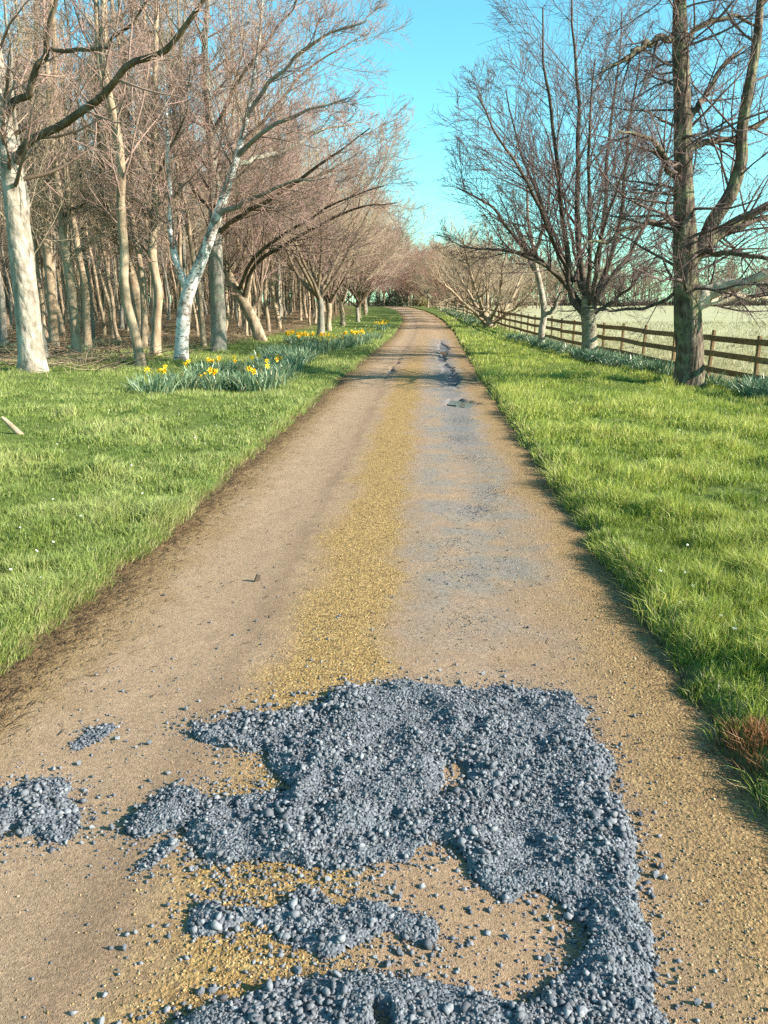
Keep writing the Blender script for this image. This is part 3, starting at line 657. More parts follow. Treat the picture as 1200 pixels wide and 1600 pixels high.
edge_tree('trunk leaning hard away from the track above the daffodil leaves', (408, 532), [(409, 537), (399, 508), (382, 475), (362, 440), (350, 405), (344, 360), (338, 300), (330, 230)],
          [10, 9, 8, 7, 6, 5, 3.5, 1.5],
          [([(380, 472), (395, 420, -.5), (440, 385, -1), (500, 350, -1.6), (570, 322, -2.2), (620, 318, -2.6)], [5, 4.6, 4, 3, 2, 1]),
           ([(362, 442), (390, 380, .5), (430, 330, 1), (490, 280, 1.5), (560, 240, 2)], [4.5, 4, 3, 2, 1]),
           ([(390, 495), (408, 450, .8), (414, 380, 1.4), (424, 300, 2), (440, 210, 2.6)], [5, 4.4, 3.4, 2.4, 1]),
           ([(372, 455), (400, 400, -1.2), (455, 360, -2), (520, 320, -2.8), (600, 290, -3.4)], [4.4, 4, 3, 2, 1])], 31.0, 19, M['bark_brown'])
edge_tree('dark forked trunk leaning into the wood behind the slender pale trunk', (229, 555), [(230, 559), (222, 510), (212, 460), (200, 410), (180, 365), (166, 320), (158, 250), (150, 160), (148, 60)],
          [10.5, 9.5, 8.5, 7.5, 6, 5, 4, 3, 1.5], [([(201, 412), (206, 360), (205, 300, .2), (200, 200, .4), (196, 100, .6), (190, 0, .8)], [6.5, 6, 5, 4, 3, 1.5])], 26.1, 20, M['bark_brown'], twig='twig_wood')
edge_tree('trunk with a ringed dark foot on the grass beside the large pale trunk', (120, 572), [(122, 575), (119, 530), (113, 470), (108, 430), (100, 380), (94, 320), (84, 240), (76, 140), (70, 40), (66, -80)],
          [8.5, 7.5, 7, 6.6, 6, 5.4, 4.5, 3.6, 2.6, 1.2], [([(97, 340), (112, 328, -.2), (126, 322, -.3), (140, 300, -.5)], [3.4, 3, 2.4, 1])], 21.2, 21, M['bark_brown'], twig='twig_wood')
edge_tree('trunk with shaggy shoots at its foot behind the large pale trunk', (86, 560), [(87, 563), (83, 510), (79, 450), (73, 390), (67, 330), (66, 250), (60, 150), (56, 40), (54, -60)],
          [8.5, 7, 6.6, 6.4, 6, 5, 4, 2.8, 1.4], [([(72, 385), (58, 340, .3), (44, 300, .5), (30, 240, .8)], [3, 2.6, 2, 1])], 24.6, 22, M['bark_brown'], twig='twig_wood')

# trees in a row between the track and the wood, and the row along the fence
SP = [spread_tree_mesh(100, 9.0, 1.9, .19, 8), spread_tree_mesh(101, 8.4, 1.5, .17, 9, (25, 66)), spread_tree_mesh(102, 9.4, 1.7, .18, 8, (18, 58)),
      spread_tree_mesh(103, 8.0, 1.3, .16, 9, (28, 64), tw=.008)]
rng = np.random.default_rng(5)
lab_av = 'bare spreading tree in the row between the track and the wood'
for i, y in enumerate([36.5, 42, 49, 56, 63.5, 71, 79, 87, 95, 103]):
    x = float(xc(y)) - 5.0 + rng.uniform(-.35, .35)
    place_tree('avenue_tree', lab_av, SP[(0, 1, 2, 3)[i % 4]], x, y, rng.uniform(0, 6.28), rng.uniform(.84, 1.02), 'row of trees between track and wood', M['bark_brown'] if i % 3 else M['bark_grey'], M['twig'] if i % 2 else M['twig_wood'])
for i, y in enumerate([58, 63, 69, 76, 83, 91, 99]):
    x = float(xc(y)) + 3.7 + rng.uniform(-.3, .3)
    place_tree('fence_row_tree', 'smaller bare tree in the far row along the curving fence', SP[(3, 1, 0, 3)[i % 4]], x, y, rng.uniform(0, 6.28), rng.uniform(.6, .74), 'far row of trees along the fence', M['bark_brown'], (M['twig_wood'], M['twig_red'])[i in (3, 5)])
# trees closing the view where the track bends away
for i, (x, y, s) in enumerate([(5.5, 108, .85), (3.5, 116, .9), (8, 112, .9), (1, 122, 1.0), (6, 124, 1.0), (11, 120, .9), (-2.5, 128, 1.1), (3.5, 132, 1.1), (9, 134, 1.05), (14, 128, .95), (-7, 122, 1.0), (-6, 136, 1.1), (0, 142, 1.2), (7, 145, 1.15), (15, 142, 1.1), (20, 136, .9)]):
    red = i in (0, 1, 3, 7)
    place_tree('bend_tree', 'reddish twigged tree where the track bends out of sight' if red else 'bare brown tree beyond the bend of the track', SP[i % 4], x, y, i * 1.7, s * 1.02, 'reddish trees at the bend' if red else 'brown trees beyond the bend', M['bark_brown'], M['twig_red'] if red else M['twig_wood'])

# the wood itself
WT = [wood_tree_mesh(200, 11.5, .095, .3), wood_tree_mesh(201, 12.5, .09, -.4), wood_tree_mesh(202, 10.5, .075, .6), wood_tree_mesh(203, 12, .105, -.2, True), wood_tree_mesh(204, 11, .07, .1)]
rng = np.random.default_rng(9); taken = [(-7.28, 16.2), (-5.3, 20.2), (-6.2, 21.3), (-5.1, 24.3), (-5.2, 31), (-8, 26.1), (-8.4, 21.2), (-10.6, 24.6)]
pts = []
gy = 19.0
while gy < 92:
    gx = -7.0 + float(xc(gy)) * .6
    while gx > -(.56 * gy + 3.0):
        x, y = gx + rng.uniform(-1.1, 1.1), gy + rng.uniform(-1.1, 1.1)
        if all((x - a) ** 2 + (y - b_) ** 2 > 1.1 for a, b_ in taken): pts.append((x, y)); taken.append((x, y))
        gx -= 2.15 if gy < 46 else 3.1
    gy += 2.15 if gy < 46 else 3.1
pts.sort(key=lambda q: q[0] ** 2 + q[1] ** 2)
pts = pts[:330]
for i, (x, y) in enumerate(pts):
    pale = i % 4 == 1; kv = int(rng.integers(0, 5)); look = ('straight', 'tall wavering', 'leaning', 'forked', 'thin pole like')[kv] + (' pale grey' if pale else ' brown')
    root = place_tree('woodland_tree', look + ' trunk inside the leafless wood', WT[kv], x, y, rng.uniform(0, 6.28), rng.uniform(.82, 1.2),
               look + ' trunks in the wood', M['bark_grey'] if pale else M['bark_brown'], M['twig_wood'] if i % 3 else M['twig'], (rng.normal(0, .03), rng.normal(0, .03)))

# far woods that read as one mass
def far_wood(name, label, places, seed, tw, mat_, hmul=1.0, nb=(12, 6)):
    rng = np.random.default_rng(seed); N = len(places); n = 6
    H = rng.uniform(8, 12.5, N) * hmul; P = np.zeros((N, n, 3)); s = np.linspace(0, 1, n)
    P[:, :, 0] = places[:, 0:1] + rng.normal(0, .35, (N, 1)) * s; P[:, :, 1] = places[:, 1:2] + rng.normal(0, .3, (N, 1)) * s
    P[:, :, 2] = ground_z(places[:, 0], places[:, 1])[:, None] - .2 + H[:, None] * s
    R = np.outer(rng.uniform(.10, .17, N), np.linspace(1, .15, n))
    lv = [tubes(P, R, 4)] + grow(P, R, [dict(n=nb[0], t0=.12, t1=1, lr=.30, ang=(25, 65), Mn=3, rr=.4, up=.5, wig=.2, rmin=tw * 1.4, k=3),
                                        dict(n=nb[1], t0=.12, t1=1, lr=.6, ang=(25, 65), Mn=2, rr=.6, up=.3, wig=.2, rmin=tw, k=3)], rng)
    o = obj(name, mesh_np(name, *join(lv), True), mat_, kind='stuff'); o['label'] = label; o['category'] = 'woodland'
    return o
rng = np.random.default_rng(21)
pl = np.stack([rng.uniform(4, 165, 380), 0 * np.arange(380.)], 1); pl[:, 1] = 205 + rng.uniform(0, 40, 380) + pl[:, 0] * .02
far_wood('distant_woodland', 'distant bare woodland along the far side of the field', pl, 31, .045, M['twig_wood'], 1.15)
pl = np.stack([rng.uniform(-90, -4, 700), 62 + 78 * rng.uniform(0, 1, 700)], 1); pl = pl[(pl[:, 0] < -(pl[:, 1] - 95) * .25 - 5.5) & (pl[:, 0] > -.62 * pl[:, 1])]
hp = np.stack([np.linspace(-2, 175, 300), 203 + 1.5 * np.sin(np.linspace(0, 9, 300))], 1)
hrng = np.random.default_rng(33); N = 3600; i_ = hrng.integers(0, 300, N); hb = np.stack([hp[i_, 0] + hrng.uniform(-.6, .6, N), hp[i_, 1] + hrng.normal(0, .6, N), np.zeros(N)], 1); hb[:, 2] = ground_z(hb[:, 0], hb[:, 1])
hd = np.stack([hrng.normal(0, .5, N), hrng.normal(0, .4, N), hrng.uniform(1.0, 2.6, N)], 1); HP = np.stack([hb, hb + hd * .5 + hrng.normal(0, .1, (N, 3)), hb + hd], 1)
o = obj('field_hedge', mesh_np('field_hedge', *tubes(HP, np.tile([[.07, .06, .03]], (N, 1)), 3)), M['twig_dark']); tag(o, 'dark low hedge along the far edge of the field', 'hedge')
far_wood('deep_woodland', 'mass of bare trees deep inside the wood', pl, 32, .024, M['twig_wood'], 1.0, (12, 5))

pl = np.stack([rng.uniform(-125, 32, 380), rng.uniform(140, 190, 380)], 1)
far_wood('bend_woodland', 'mass of bare trees beyond the bend of the track', pl, 34, .05, M['twig_wood'], 1.0, (11, 5))
def bush(label, x, y, rx, rz_, n, c0, c1, seed, name):
    rg = np.random.default_rng(seed); d = rg.standard_normal((n, 3)); d /= np.linalg.norm(d, axis=1, keepdims=True)
    rr = rg.uniform(.45, 1, n) ** .5 * (.75 + .5 * fbm(d[:, 0] * 2.2 + 5, d[:, 2] * 2.2 + d[:, 1], seed))
    p = d * rr[:, None] * np.array([rx, rx, rz_]); p[:, 2] = np.abs(p[:, 2] + rz_ * .25)
    a = rg.standard_normal((n, 3)); a /= np.linalg.norm(a, axis=1, keepdims=True); b_ = np.cross(a, rg.standard_normal((n, 3))); b_ /= np.linalg.norm(b_, axis=1, keepdims=True)
    L = rg.uniform(.05, .11, (n, 1)); V = np.stack([p - a * L, p + b_ * L * .5, p + a * L, p - b_ * L * .5], 1).reshape(-1, 3)
    t = rg.uniform(0, 1, (n, 1)); c = np.array(c0) * (1 - t) + np.array(c1) * t
    root = thing(name, label, 'bush', (x, y, gz(x, y)))
    obj('foliage', mesh_np('foliage', V, np.arange(n * 4).reshape(n, 4), {'col': np.repeat(c, 4, 0)}), M['leafblade'], root)
    st = np.stack([np.zeros((5, 3)), rg.normal(0, rx * .25, (5, 3)) * [1, 1, 0] + [0, 0, rz_ * .6], rg.normal(0, rx * .5, (5, 3)) * [1, 1, 0] + [0, 0, rz_ * 1.1]], 1)
    v, fs, A = tubes(st, np.tile([[.04, .03, .012]], (5, 1)), 5); obj('stems', mesh_np('stems', v, fs, A), M['twig_dark'], root)
bush('dark evergreen bush under the trees at the bend', 1.6, 113, 1.9, 1.9, 3000, (.018, .03, .012), (.05, .075, .025), 51, 'evergreen_bush')
bush('second dark evergreen bush deeper behind the bend', -2.2, 119, 2.2, 2.2, 3000, (.02, .03, .014), (.05, .07, .03), 52, 'evergreen_bush')
bush('yellowish shrub on the outside of the bend', 5.0, 104, 1.0, 1.0, 1800, (.16, .12, .04), (.30, .24, .08), 53, 'yellowish_shrub')

# ------------------------------------------------------------------ post and rail fence
fpost_y, yy_, acc = [], 6.0, 0
while yy_ < 122:
    fpost_y.append(yy_); d = 1.9 / math.hypot(1, float(xfence(yy_ + .5) - xfence(yy_ - .5))); yy_ += d
fence = thing('wooden_fence', 'brown post and rail fence with three rails between the verge and the field', 'fence', (float(xfence(15.8)), 15.8, gz(float(xfence(15.8)), 15.8)))
fo = np.array(fence.location)
def box_mesh(name, sx, sy, sz, bev=.006, seed=0):
    import bmesh
    bm = bmesh.new(); bmesh.ops.create_cube(bm, size=1)
    rng = np.random.default_rng(seed)
    for v in bm.verts: v.co = (v.co.x * sx, v.co.y * sy, v.co.z * sz)
    bmesh.ops.bevel(bm, geom=bm.edges[:], offset=bev, segments=1, affect='EDGES')
    me = bpy.data.meshes.new(name); bm.to_mesh(me); bm.free(); return me
post_me = box_mesh('post', .065, .08, 1.35, .008); post_me.materials.append(M['rail'])
prev = None
rng = np.random.default_rng(3)
for i, y in enumerate(fpost_y):
    x = float(xfence(y)); z = gz(x, y); sl = math.atan2(float(xfence(y + .5) - xfence(y - .5)), 1)
    o = obj('post', post_me, None, fence, (x - fo[0], y - fo[1], z + .40 - fo[2] + rng.uniform(-.03, .03))); o.rotation_euler = (rng.normal(0, .02), rng.normal(0, .02), -sl)
    cur = (x, y, z)
    if prev is not None:
        for h in (.26, .60, .93):
            a = np.array([prev[0] - .052, prev[1], prev[2] + h + rng.normal(0, .008)]); c = np.array([x - .052, y, z + h + rng.normal(0, .008)])
            a[0] += .004 * (i % 2); c[0] += .004 * (i % 2)
            L = float(np.linalg.norm(c - a)); me = rail_me if (i > 1) else box_mesh('rail', .036, 1.0, .12, .005)
            if i <= 1: me.materials.append(M['rail']); rail_me = me
            r = obj('rail', me, None, fence, (a + c) / 2 - fo)
            dv = Vector(c - a); r.rotation_euler = dv.to_track_quat('Y', 'Z').to_euler(); r.scale = (1, L - .004, 1)
    prev = cur

# ------------------------------------------------------------------ daffodils
def daff_leaves(seed, n=85, rad=.32, h=(.26, .42)):
    rng = np.random.default_rng(seed); m = 5
    a = rng.uniform(0, 6.28, n); q = np.sqrt(rng.uniform(0, 1, n)) * rad
    p = np.stack([q * np.cos(a), q * np.sin(a), np.full(n, -.03)], 1)
    out = a + rng.normal(0, .9, n); H = rng.uniform(*h, n); ln = rng.uniform(.15, .75, n) * (.4 + q / rad)
    s = np.linspace(0, 1, m)
    P = p[:, None] + np.stack([np.cos(out)[:, None] * (ln * H)[:, None] * s ** 1.8, np.sin(out)[:, None] * (ln * H)[:, None] * s ** 1.8,
                               (H[:, None] + .03) * (s - .28 * np.clip(ln, 0, 1)[:, None] * s ** 2.6)], -1)
    fa = rng.uniform(0, 6.28, n); wd = np.stack([np.cos(fa), np.sin(fa), np.zeros(n)], 1)[:, None] * (rng.uniform(.008, .013, n)[:, None] * np.array([.7, 1, 1, .85, .12]))[..., None]
    V = np.stack([P - wd, P + wd], 2).reshape(-1, 3)
    i = np.arange(n * m * 2).reshape(n, m, 2)
    f = np.stack([i[:, :-1, 0], i[:, :-1, 1], i[:, 1:, 1], i[:, 1:, 0]], -1).reshape(-1, 4)
    t = rng.uniform(0, 1, n)[:, None]; c = np.array([.085, .15, .07]) * (1 - t) + np.array([.26, .335, .20]) * t
    dry = (rng.uniform(0, 1, n) < .06)[:, None]; c = np.where(dry, np.array([[.32, .27, .13]]), c)
    return mesh_np('leaves', V, f, {'col': np.repeat(c, m * 2, 0)}, True)
def flower_mesh():
    n = 6; V = [[0, 0, .004]]; f = []
    for k in range(n):
        a = k * math.pi / 3
        for r, da, z in ((.018, -.42, .0), (.036, -.25, -.003), (.048, 0, -.008), (.036, .25, -.003), (.018, .42, .0)):
            V.append([r * math.cos(a + da), r * math.sin(a + da), z + (.003 if k % 2 else 0)])
        s = 1 + k * 5
        for j in range(4): f.append([0, s + j, s + j + 1])
    pet = mesh_np('petals', np.array(V), np.array(f)); pet.materials.append(M['petal'])
    P = np.array([[[0, 0, 0], [0, 0, .012], [0, 0, .026], [0, 0, .034]]]); R = np.array([[.010, .013, .016, .023]])
    tv, tf, _ = tubes(P, R, 8); tm = mesh_np('trumpet', tv, tf, None, True); tm.materials.append(M['trumpet'])
    return pet, tm
PET, TRUMPET = flower_mesh()
st_p = catmull(np.array([[0, 0, -.02], [.01, .0, .15], [.02, .01, .30], [.035, .01, .37], [.06, .012, .385]]), 7)
sv, sf, _ = tubes(st_p[None], np.full((1, 7), .0045), 5); STALK = mesh_np('stalk', sv, sf, {'col': np.tile(np.array([[.10, .17, .06]]), (len(sv), 1))}, True); STALK.materials.append(M['leafblade'])
DL = [daff_leaves(300 + k, n, r) for k, (n, r) in enumerate([(130, .36), (110, .30), (150, .42), (90, .26)])]
for d_ in DL: d_.materials.append(M['leafblade'])
rng = np.random.default_rng(17)
def clump(x, y, k, nf, label, group, sc=1.0, fl_sc=1.25):
    root = thing('daffodil_clump', label, 'daffodils', (x, y, gz(x, y)), rng.uniform(0, 6.28), group, sc)
    obj('leaves', DL[k], None, root)
    for j in range(nf):
        a, q = rng.uniform(0, 6.28), .3 * math.sqrt(rng.uniform(.05, 1))
        s = obj('flower', STALK, None, root, (q * math.cos(a), q * math.sin(a), 0)); s.rotation_euler = (rng.normal(0, .12), rng.normal(0, .12), rng.uniform(0, 6.28)); s.scale = (1, 1, rng.uniform(.85, 1.15))
        for nm, me in (('petals', PET), ('trumpet', TRUMPET)):
            p = obj(nm, me, None, s, (.062, .012, .385)); p.rotation_euler = (rng.normal(0, .1), 1.35, 0); p.scale = (fl_sc,) * 3
LB0 = 'clump of blue green daffodil leaves'
def px_clump(px, py, k, nf, label, group=None, sc=1.0):
    x, y = ground_px(px, py, .14); clump(x, y, k, nf, label, group, sc)
px_clump(237, 611, 0, 3, 'dark green daffodil clump with one bloom before the slender pale trunk', None, 1.05)
px_clump(283, 604, 2, 2, 'silvery daffodil clump right at the foot of the white birch', None, .95)
px_clump(335, 606, 1, 8, 'daffodil clump with the most yellow blooms beside the white birch', None, .9)
px_clump(372, 604, 3, 2, 'flowering daffodil clump at the grass margin of the large drift', 'margin clumps of the large drift')
px_clump(400, 606, 0, 1, 'flowering daffodil clump at the grass margin of the large drift', 'margin clumps of the large drift')
px_clump(425, 602, 1, 1, 'flowering daffodil clump at the grass margin of the large drift', 'margin clumps of the large drift')
for q in [(318, 588, 3), (345, 585, 4), (380, 584, 2), (412, 583, 3), (440, 588, 2), (455, 578, 1)]:
    px_clump(q[0], q[1], rng.integers(0, 4), q[2], 'flowering daffodil clump in the middle of the large drift', 'clumps in the middle of the large drift')
for q in [(425, 566), (445, 570), (460, 566), (470, 560), (450, 557), (430, 556), (480, 553)]:
    px_clump(q[0], q[1], rng.integers(0, 4), 0, 'tall daffodil leaves without blooms beside the leaning trunk', 'bloomless clumps beside the leaning trunk', 1.15)
for q in [(500, 550), (515, 546), (530, 543), (545, 541), (492, 545), (558, 537), (570, 533), (583, 527), (540, 535)]:
    px_clump(q[0], q[1], rng.integers(0, 4), rng.integers(0, 3), 'low daffodil clump under the row of trees along the track', 'clumps under the row of trees', .95)
for q in [(455, 536), (468, 538), (480, 537), (508, 537), (548, 533), (560, 531), (595, 516), (603, 513)]:
    x, y = ground_px(q[0], q[1], .14); clump(x, y, rng.integers(0, 4), 13, 'daffodil clump in full yellow bloom further along the track', 'full bloom clumps along the track', 1.0, 1.4)
for q in [(137, 545), (150, 548), (10, 556), (128, 560), (178, 548)]:
    px_clump(q[0], q[1], rng.integers(0, 4), 0, 'bloomless daffodil clump on the brown floor of the wood', 'clumps in the wood', .8)
FR = 'daffodil leaves at the foot of the fence'
for i, y in enumerate(np.arange(12.8, 15.0, .42)):
    clump(float(xfence(y)) - .35 - rng.uniform(0, .5), y, rng.integers(0, 4), 0, 'daffodil clump against the fence before the thickest tree', 'clumps before the thickest tree', 1.05)
clump(6.75, 16.0, 3, 0, 'small daffodil clump squeezed between the thickest trunk and the fence', None, .9)
for i, y in enumerate(np.arange(18.4, 24.0, .36)):
    clump(6.25 - rng.uniform(-.25, .35) + (.1 if y < 20 else -.05), y, rng.integers(0, 4), 0, 'grey green daffodil clump between the thickest tree and the fan shaped tree', 'clumps between the thickest and fan shaped trees', rng.uniform(.85, 1.1))
for i, y in enumerate(np.arange(24.6, 34.5, .6)):
    clump(5.95 - rng.uniform(-.3, .4), y, rng.integers(0, 4), 0, 'grey green daffodil clump around the slim pale tree', 'clumps around the slim pale tree', rng.uniform(.8, 1.05))
for i, y in enumerate([52, 55, 58, 62, 66, 70, 74, 78, 82]):
    clump(float(xc(y)) + 3.4 + rng.uniform(-.3, .3), y, rng.integers(0, 4), 0, 'daffodil clump under the far row along the fence', 'clumps under the far fence row', 1.2)

# ------------------------------------------------------------------ crushed stone filling the hole
POLY = [  # outlines of the stone heaps, read off the photo as ground points
    [(520, 1086), (600, 1074), (720, 1074), (850, 1077), (912, 1086), (936, 1125), (942, 1180), (965, 1235), (978, 1290), (990, 1350), (1010, 1430), (1030, 1510), (1048, 1600), (1075, 1760), (850, 1800), (848, 1600), (852, 1500), (870, 1455), (815, 1405), (745, 1360), (640, 1345), (520, 1368), (400, 1372), (290, 1338), (205, 1318), (188, 1292), (250, 1252), (350, 1243), (440, 1246), (500, 1236), (430, 1205), (425, 1180), (330, 1172), (300, 1145), (340, 1132), (430, 1132), (490, 1128), (520, 1112)],
    [(190, 1404), (215, 1372), (262, 1345), (300, 1355), (258, 1385), (215, 1412)],
    [(298, 1425), (350, 1395), (430, 1390), (520, 1402), (610, 1425), (660, 1452), (655, 1478), (590, 1500), (500, 1492), (420, 1472), (345, 1452)],
    [(215, 1610), (330, 1565), (450, 1535), (600, 1540), (760, 1548), (860, 1500), (880, 1620), (880, 1800), (150, 1800)],
    [(-60, 1250), (0, 1240), (55, 1216), (112, 1212), (112, 1268), (80, 1318), (0, 1332), (-60, 1330)],
    [(95, 1160), (130, 1136), (180, 1130), (182, 1156), (125, 1168)]]
HOLES = [[(645, 1205), (700, 1185), (735, 1205), (748, 1240), (700, 1285), (672, 1262), (690, 1230)], [(560, 1390), (640, 1350), (740, 1365), (690, 1400)]]
gx0, gx1, gy0, gy1, cs = -2.1, 1.7, .95, 3.5, .01
cx = np.arange(gx0, gx1, cs); cy = np.arange(gy0, gy1, cs); CY, CX = np.meshgrid(cy, cx, indexing='ij')
def pip(poly):
    q = np.array([ground_px(*p) for p in poly]); inside = np.zeros(CX.shape, bool)
    wx = CX + .30 * (fbm(CX * 6, CY * 6, 61, 5) - .5); wy = CY + .26 * (fbm(CX * 6, CY * 6, 62, 5) - .5)
    for (x1, y1), (x2, y2) in zip(q, np.roll(q, -1, 0)):
        c = ((y1 > wy) != (y2 > wy)) & (wx < (x2 - x1) * (wy - y1) / (y2 - y1 + 1e-12) + x1); inside ^= c
    return inside
def blur(a, r):
    k = np.ones(2 * r + 1) / (2 * r + 1)
    for _ in range(2):
        a = np.apply_along_axis(lambda v: np.convolve(v, k, 'same'), 0, a); a = np.apply_along_axis(lambda v: np.convolve(v, k, 'same'), 1, a)
    return a
mask = np.zeros(CX.shape)
for p in POLY: mask = np.maximum(mask, pip(p))
for p in HOLES: mask = mask * (1 - .62 * pip(p))
soft = blur(mask, 2); wide = blur(mask, 6); vwide = blur(mask, 22)
lump = fbm(CX * 7, CY * 7, 63, 4); tex = np.clip(soft * 1.15 - 1.5 * np.clip(fbm(CX * 10, CY * 10, 69, 4) - .42, 0, 1) * sstep(1.0, .55, wide) - 2.4 * np.clip(fbm(CX * 5, CY * 5, 70, 4) - .52, 0, 1), 0, 1)
bedh = .034 * sstep(.3, 1.0, wide) * np.clip(lump * 2.4 - .55, 0, 1.6) * sstep(.3, .8, tex) + .016 * np.clip(fbm(CX * 17, CY * 17, 73, 3) - .35, 0, 1) * sstep(.3, .8, tex) + .003 * soft
bed_z = road_z(CX, CY) + bedh
keep = tex > .35
vz = np.where(tex > .55, bed_z, road_z(CX, CY) - .006)
ids = -np.ones(CX.shape, int); f = grid_faces(*CX.shape); kf = keep.ravel()[f].all(1); f = f[kf]
used = np.unique(f); remap = -np.ones(CX.size, int); remap[used] = np.arange(len(used))
bedn = vz + .006 * (vnoise(CX * 70, CY * 70, 64) - .5)
bo = obj('gravel_bed', mesh_np('gravel_bed', np.stack([CX, CY, bedn], -1).reshape(-1, 3)[used], remap[f], None, True), M['bed'], kind='stuff')
bo['label'] = 'blue grey stone fines heaped across the track'; bo['category'] = 'gravel'

ico_v = []; t_ = (1 + 5 ** .5) / 2
ico_v = np.array([(-1, t_, 0), (1, t_, 0), (-1, -t_, 0), (1, -t_, 0), (0, -1, t_), (0, 1, t_), (0, -1, -t_), (0, 1, -t_), (t_, 0, -1), (t_, 0, 1), (-t_, 0, -1), (-t_, 0, 1)], float); ico_v /= np.linalg.norm(ico_v[0])
ico_f = np.array([(0, 11, 5), (0, 5, 1), (0, 1, 7), (0, 7, 10), (0, 10, 11), (1, 5, 9), (5, 11, 4), (11, 10, 2), (10, 7, 6), (7, 1, 8), (3, 9, 4), (3, 4, 2), (3, 2, 6), (3, 6, 8), (3, 8, 9), (4, 9, 5), (2, 4, 11), (6, 2, 10), (8, 6, 7), (9, 8, 1)])
oct_v = np.array([(1, 0, 0), (-1, 0, 0), (0, 1, 0), (0, -1, 0), (0, 0, 1), (0, 0, -1)], float); oct_f = np.array([(0, 2, 4), (2, 1, 4), (1, 3, 4), (3, 0, 4), (2, 0, 5), (1, 2, 5), (3, 1, 5), (0, 3, 5)])
def rocks(pos, r, col, rng, bv=ico_v, bf=ico_f, rag=.5, flat=.78):
    n, k = len(pos), len(bv)
    v = bv[None] * (1 + rag * rng.uniform(-1, 1, (n, k, 1))) * rng.uniform(.55, 1.3, (n, 1, 3))
    q = rng.standard_normal((n, 4)); q /= np.linalg.norm(q, axis=1, keepdims=True); w, x, y, z = q.T
    Rm = np.stack([1 - 2 * (y * y + z * z), 2 * (x * y - z * w), 2 * (x * z + y * w), 2 * (x * y + z * w), 1 - 2 * (x * x + z * z), 2 * (y * z - x * w), 2 * (x * z - y * w), 2 * (y * z + x * w), 1 - 2 * (x * x + y * y)], -1).reshape(n, 3, 3)
    v = np.einsum('nij,nkj->nki', Rm, v) * r[:, None, None]; v[..., 2] *= flat
    v = v + pos[:, None]
    f = (bf[None] + (np.arange(n) * k)[:, None, None]).reshape(-1, 3)
    return v.reshape(-1, 3), [f], {'col': np.repeat(col, k, 0)}
rng = np.random.default_rng(71)
def pick(dens, n):
    p = dens.ravel() / dens.sum(); i = rng.choice(p.size, n, p=p); iy, ix = np.divmod(i, CX.shape[1])
    x = cx[ix] + rng.uniform(-.5, .5, n) * cs; y = cy[iy] + rng.uniform(-.5, .5, n) * cs; return x, y, iy, ix
def surf(iy, ix, x, y): return np.where(tex[iy, ix] > .5, bed_z[iy, ix], road_z(x, y))
def grey(n):
    t = rng.uniform(0, 1, (n, 1)) ** 1.3; c = np.array([.075, .080, .092]) * (1 - t) + np.array([.225, .23, .243]) * t
    return c * rng.uniform(.9, 1.1, (n, 1))
dn = (.10 * sstep(.05, .5, wide) + sstep(.25, .75, tex)) * (.25 + fbm(CX * 5, CY * 5, 66))
x, y, iy, ix = pick(dn, 10500)
r = np.clip(.0048 * np.exp(.40 * rng.standard_normal(len(x))), .0035, .0115) * (.7 + .7 * vnoise(x * 7, y * 7, 67))
A1 = rocks(np.stack([x, y, surf(iy, ix, x, y) + r * .5], 1), r, grey(len(x)), rng)
x, y, iy, ix = pick(dn, 15000)
r = np.clip(.0030 * np.exp(.3 * rng.standard_normal(len(x))), .0018, .006)
A3 = rocks(np.stack([x, y, surf(iy, ix, x, y) + r * .4], 1), r, grey(len(x)), rng, oct_v, oct_f, .3)
sc_d = (.010 + vwide ** 1.3 + .9 * sstep(.03, .4, wide)) * (1 - .8 * sstep(.3, .8, tex)) * (CY < 3.3) * (.3 + fbm(CX * 4, CY * 4, 68))
x, y, iy, ix = pick(sc_d, 8500)
r = np.clip(.0037 * np.exp(.5 * rng.standard_normal(len(x))), .0018, .011)
A2 = rocks(np.stack([x, y, road_z(x, y) + r * .35], 1), r, grey(len(x)), rng, oct_v, oct_f, .25)
n_ = 420; yq = 3.0 + 2.6 * rng.uniform(0, 1, n_) ** 2; uq = rng.uniform(-1.2, 1.35, n_); xq = uq + xc(yq); rq = np.clip(.0036 * np.exp(.45 * rng.standard_normal(n_)), .002, .009)
A4 = rocks(np.stack([xq, yq, road_z(xq, yq) + rq * .35], 1), rq, grey(n_) * .8, rng)
o = obj('crushed_stone', mesh_np('crushed_stone', *join([A1, A2, A3, A4])), M['stone'], kind='stuff'); o['label'] = 'blue grey crushed stone spread in heaps across the track'; o['category'] = 'gravel'
# larger single stones
import bmesh
SM = []
for k in range(6):
    bm = bmesh.new(); bmesh.ops.create_icosphere(bm, subdivisions=2, radius=1); rg = np.random.default_rng(400 + k)
    pl_ = rg.standard_normal((7, 3)); pl_ /= np.linalg.norm(pl_, axis=1, keepdims=True); dd = rg.uniform(.34, .72, 7)
    for v in bm.verts:
        c = np.array(v.co)
        for a, b_ in zip(pl_, dd):
            s = c @ a
            if s > b_: c = c - a * (s - b_)
        v.co = c * np.array([1.1, .9, .8]) * (1 + .04 * rg.standard_normal())
    me = bpy.data.meshes.new('stone'); bm.to_mesh(me); bm.free(); me.materials.append(M['stone1']); SM.append(me)
def stones(x, y, z, r, label, group):
    for i in range(len(x)):
        o = obj('stone', SM[rng.integers(0, 6)], None, None, (x[i], y[i], z[i])); s = r[i] * rng.uniform(.8, 1.15, 3); o.scale = s
        o.rotation_euler = rng.uniform(0, 6.28, 3); tag(o, label, 'stone', group)
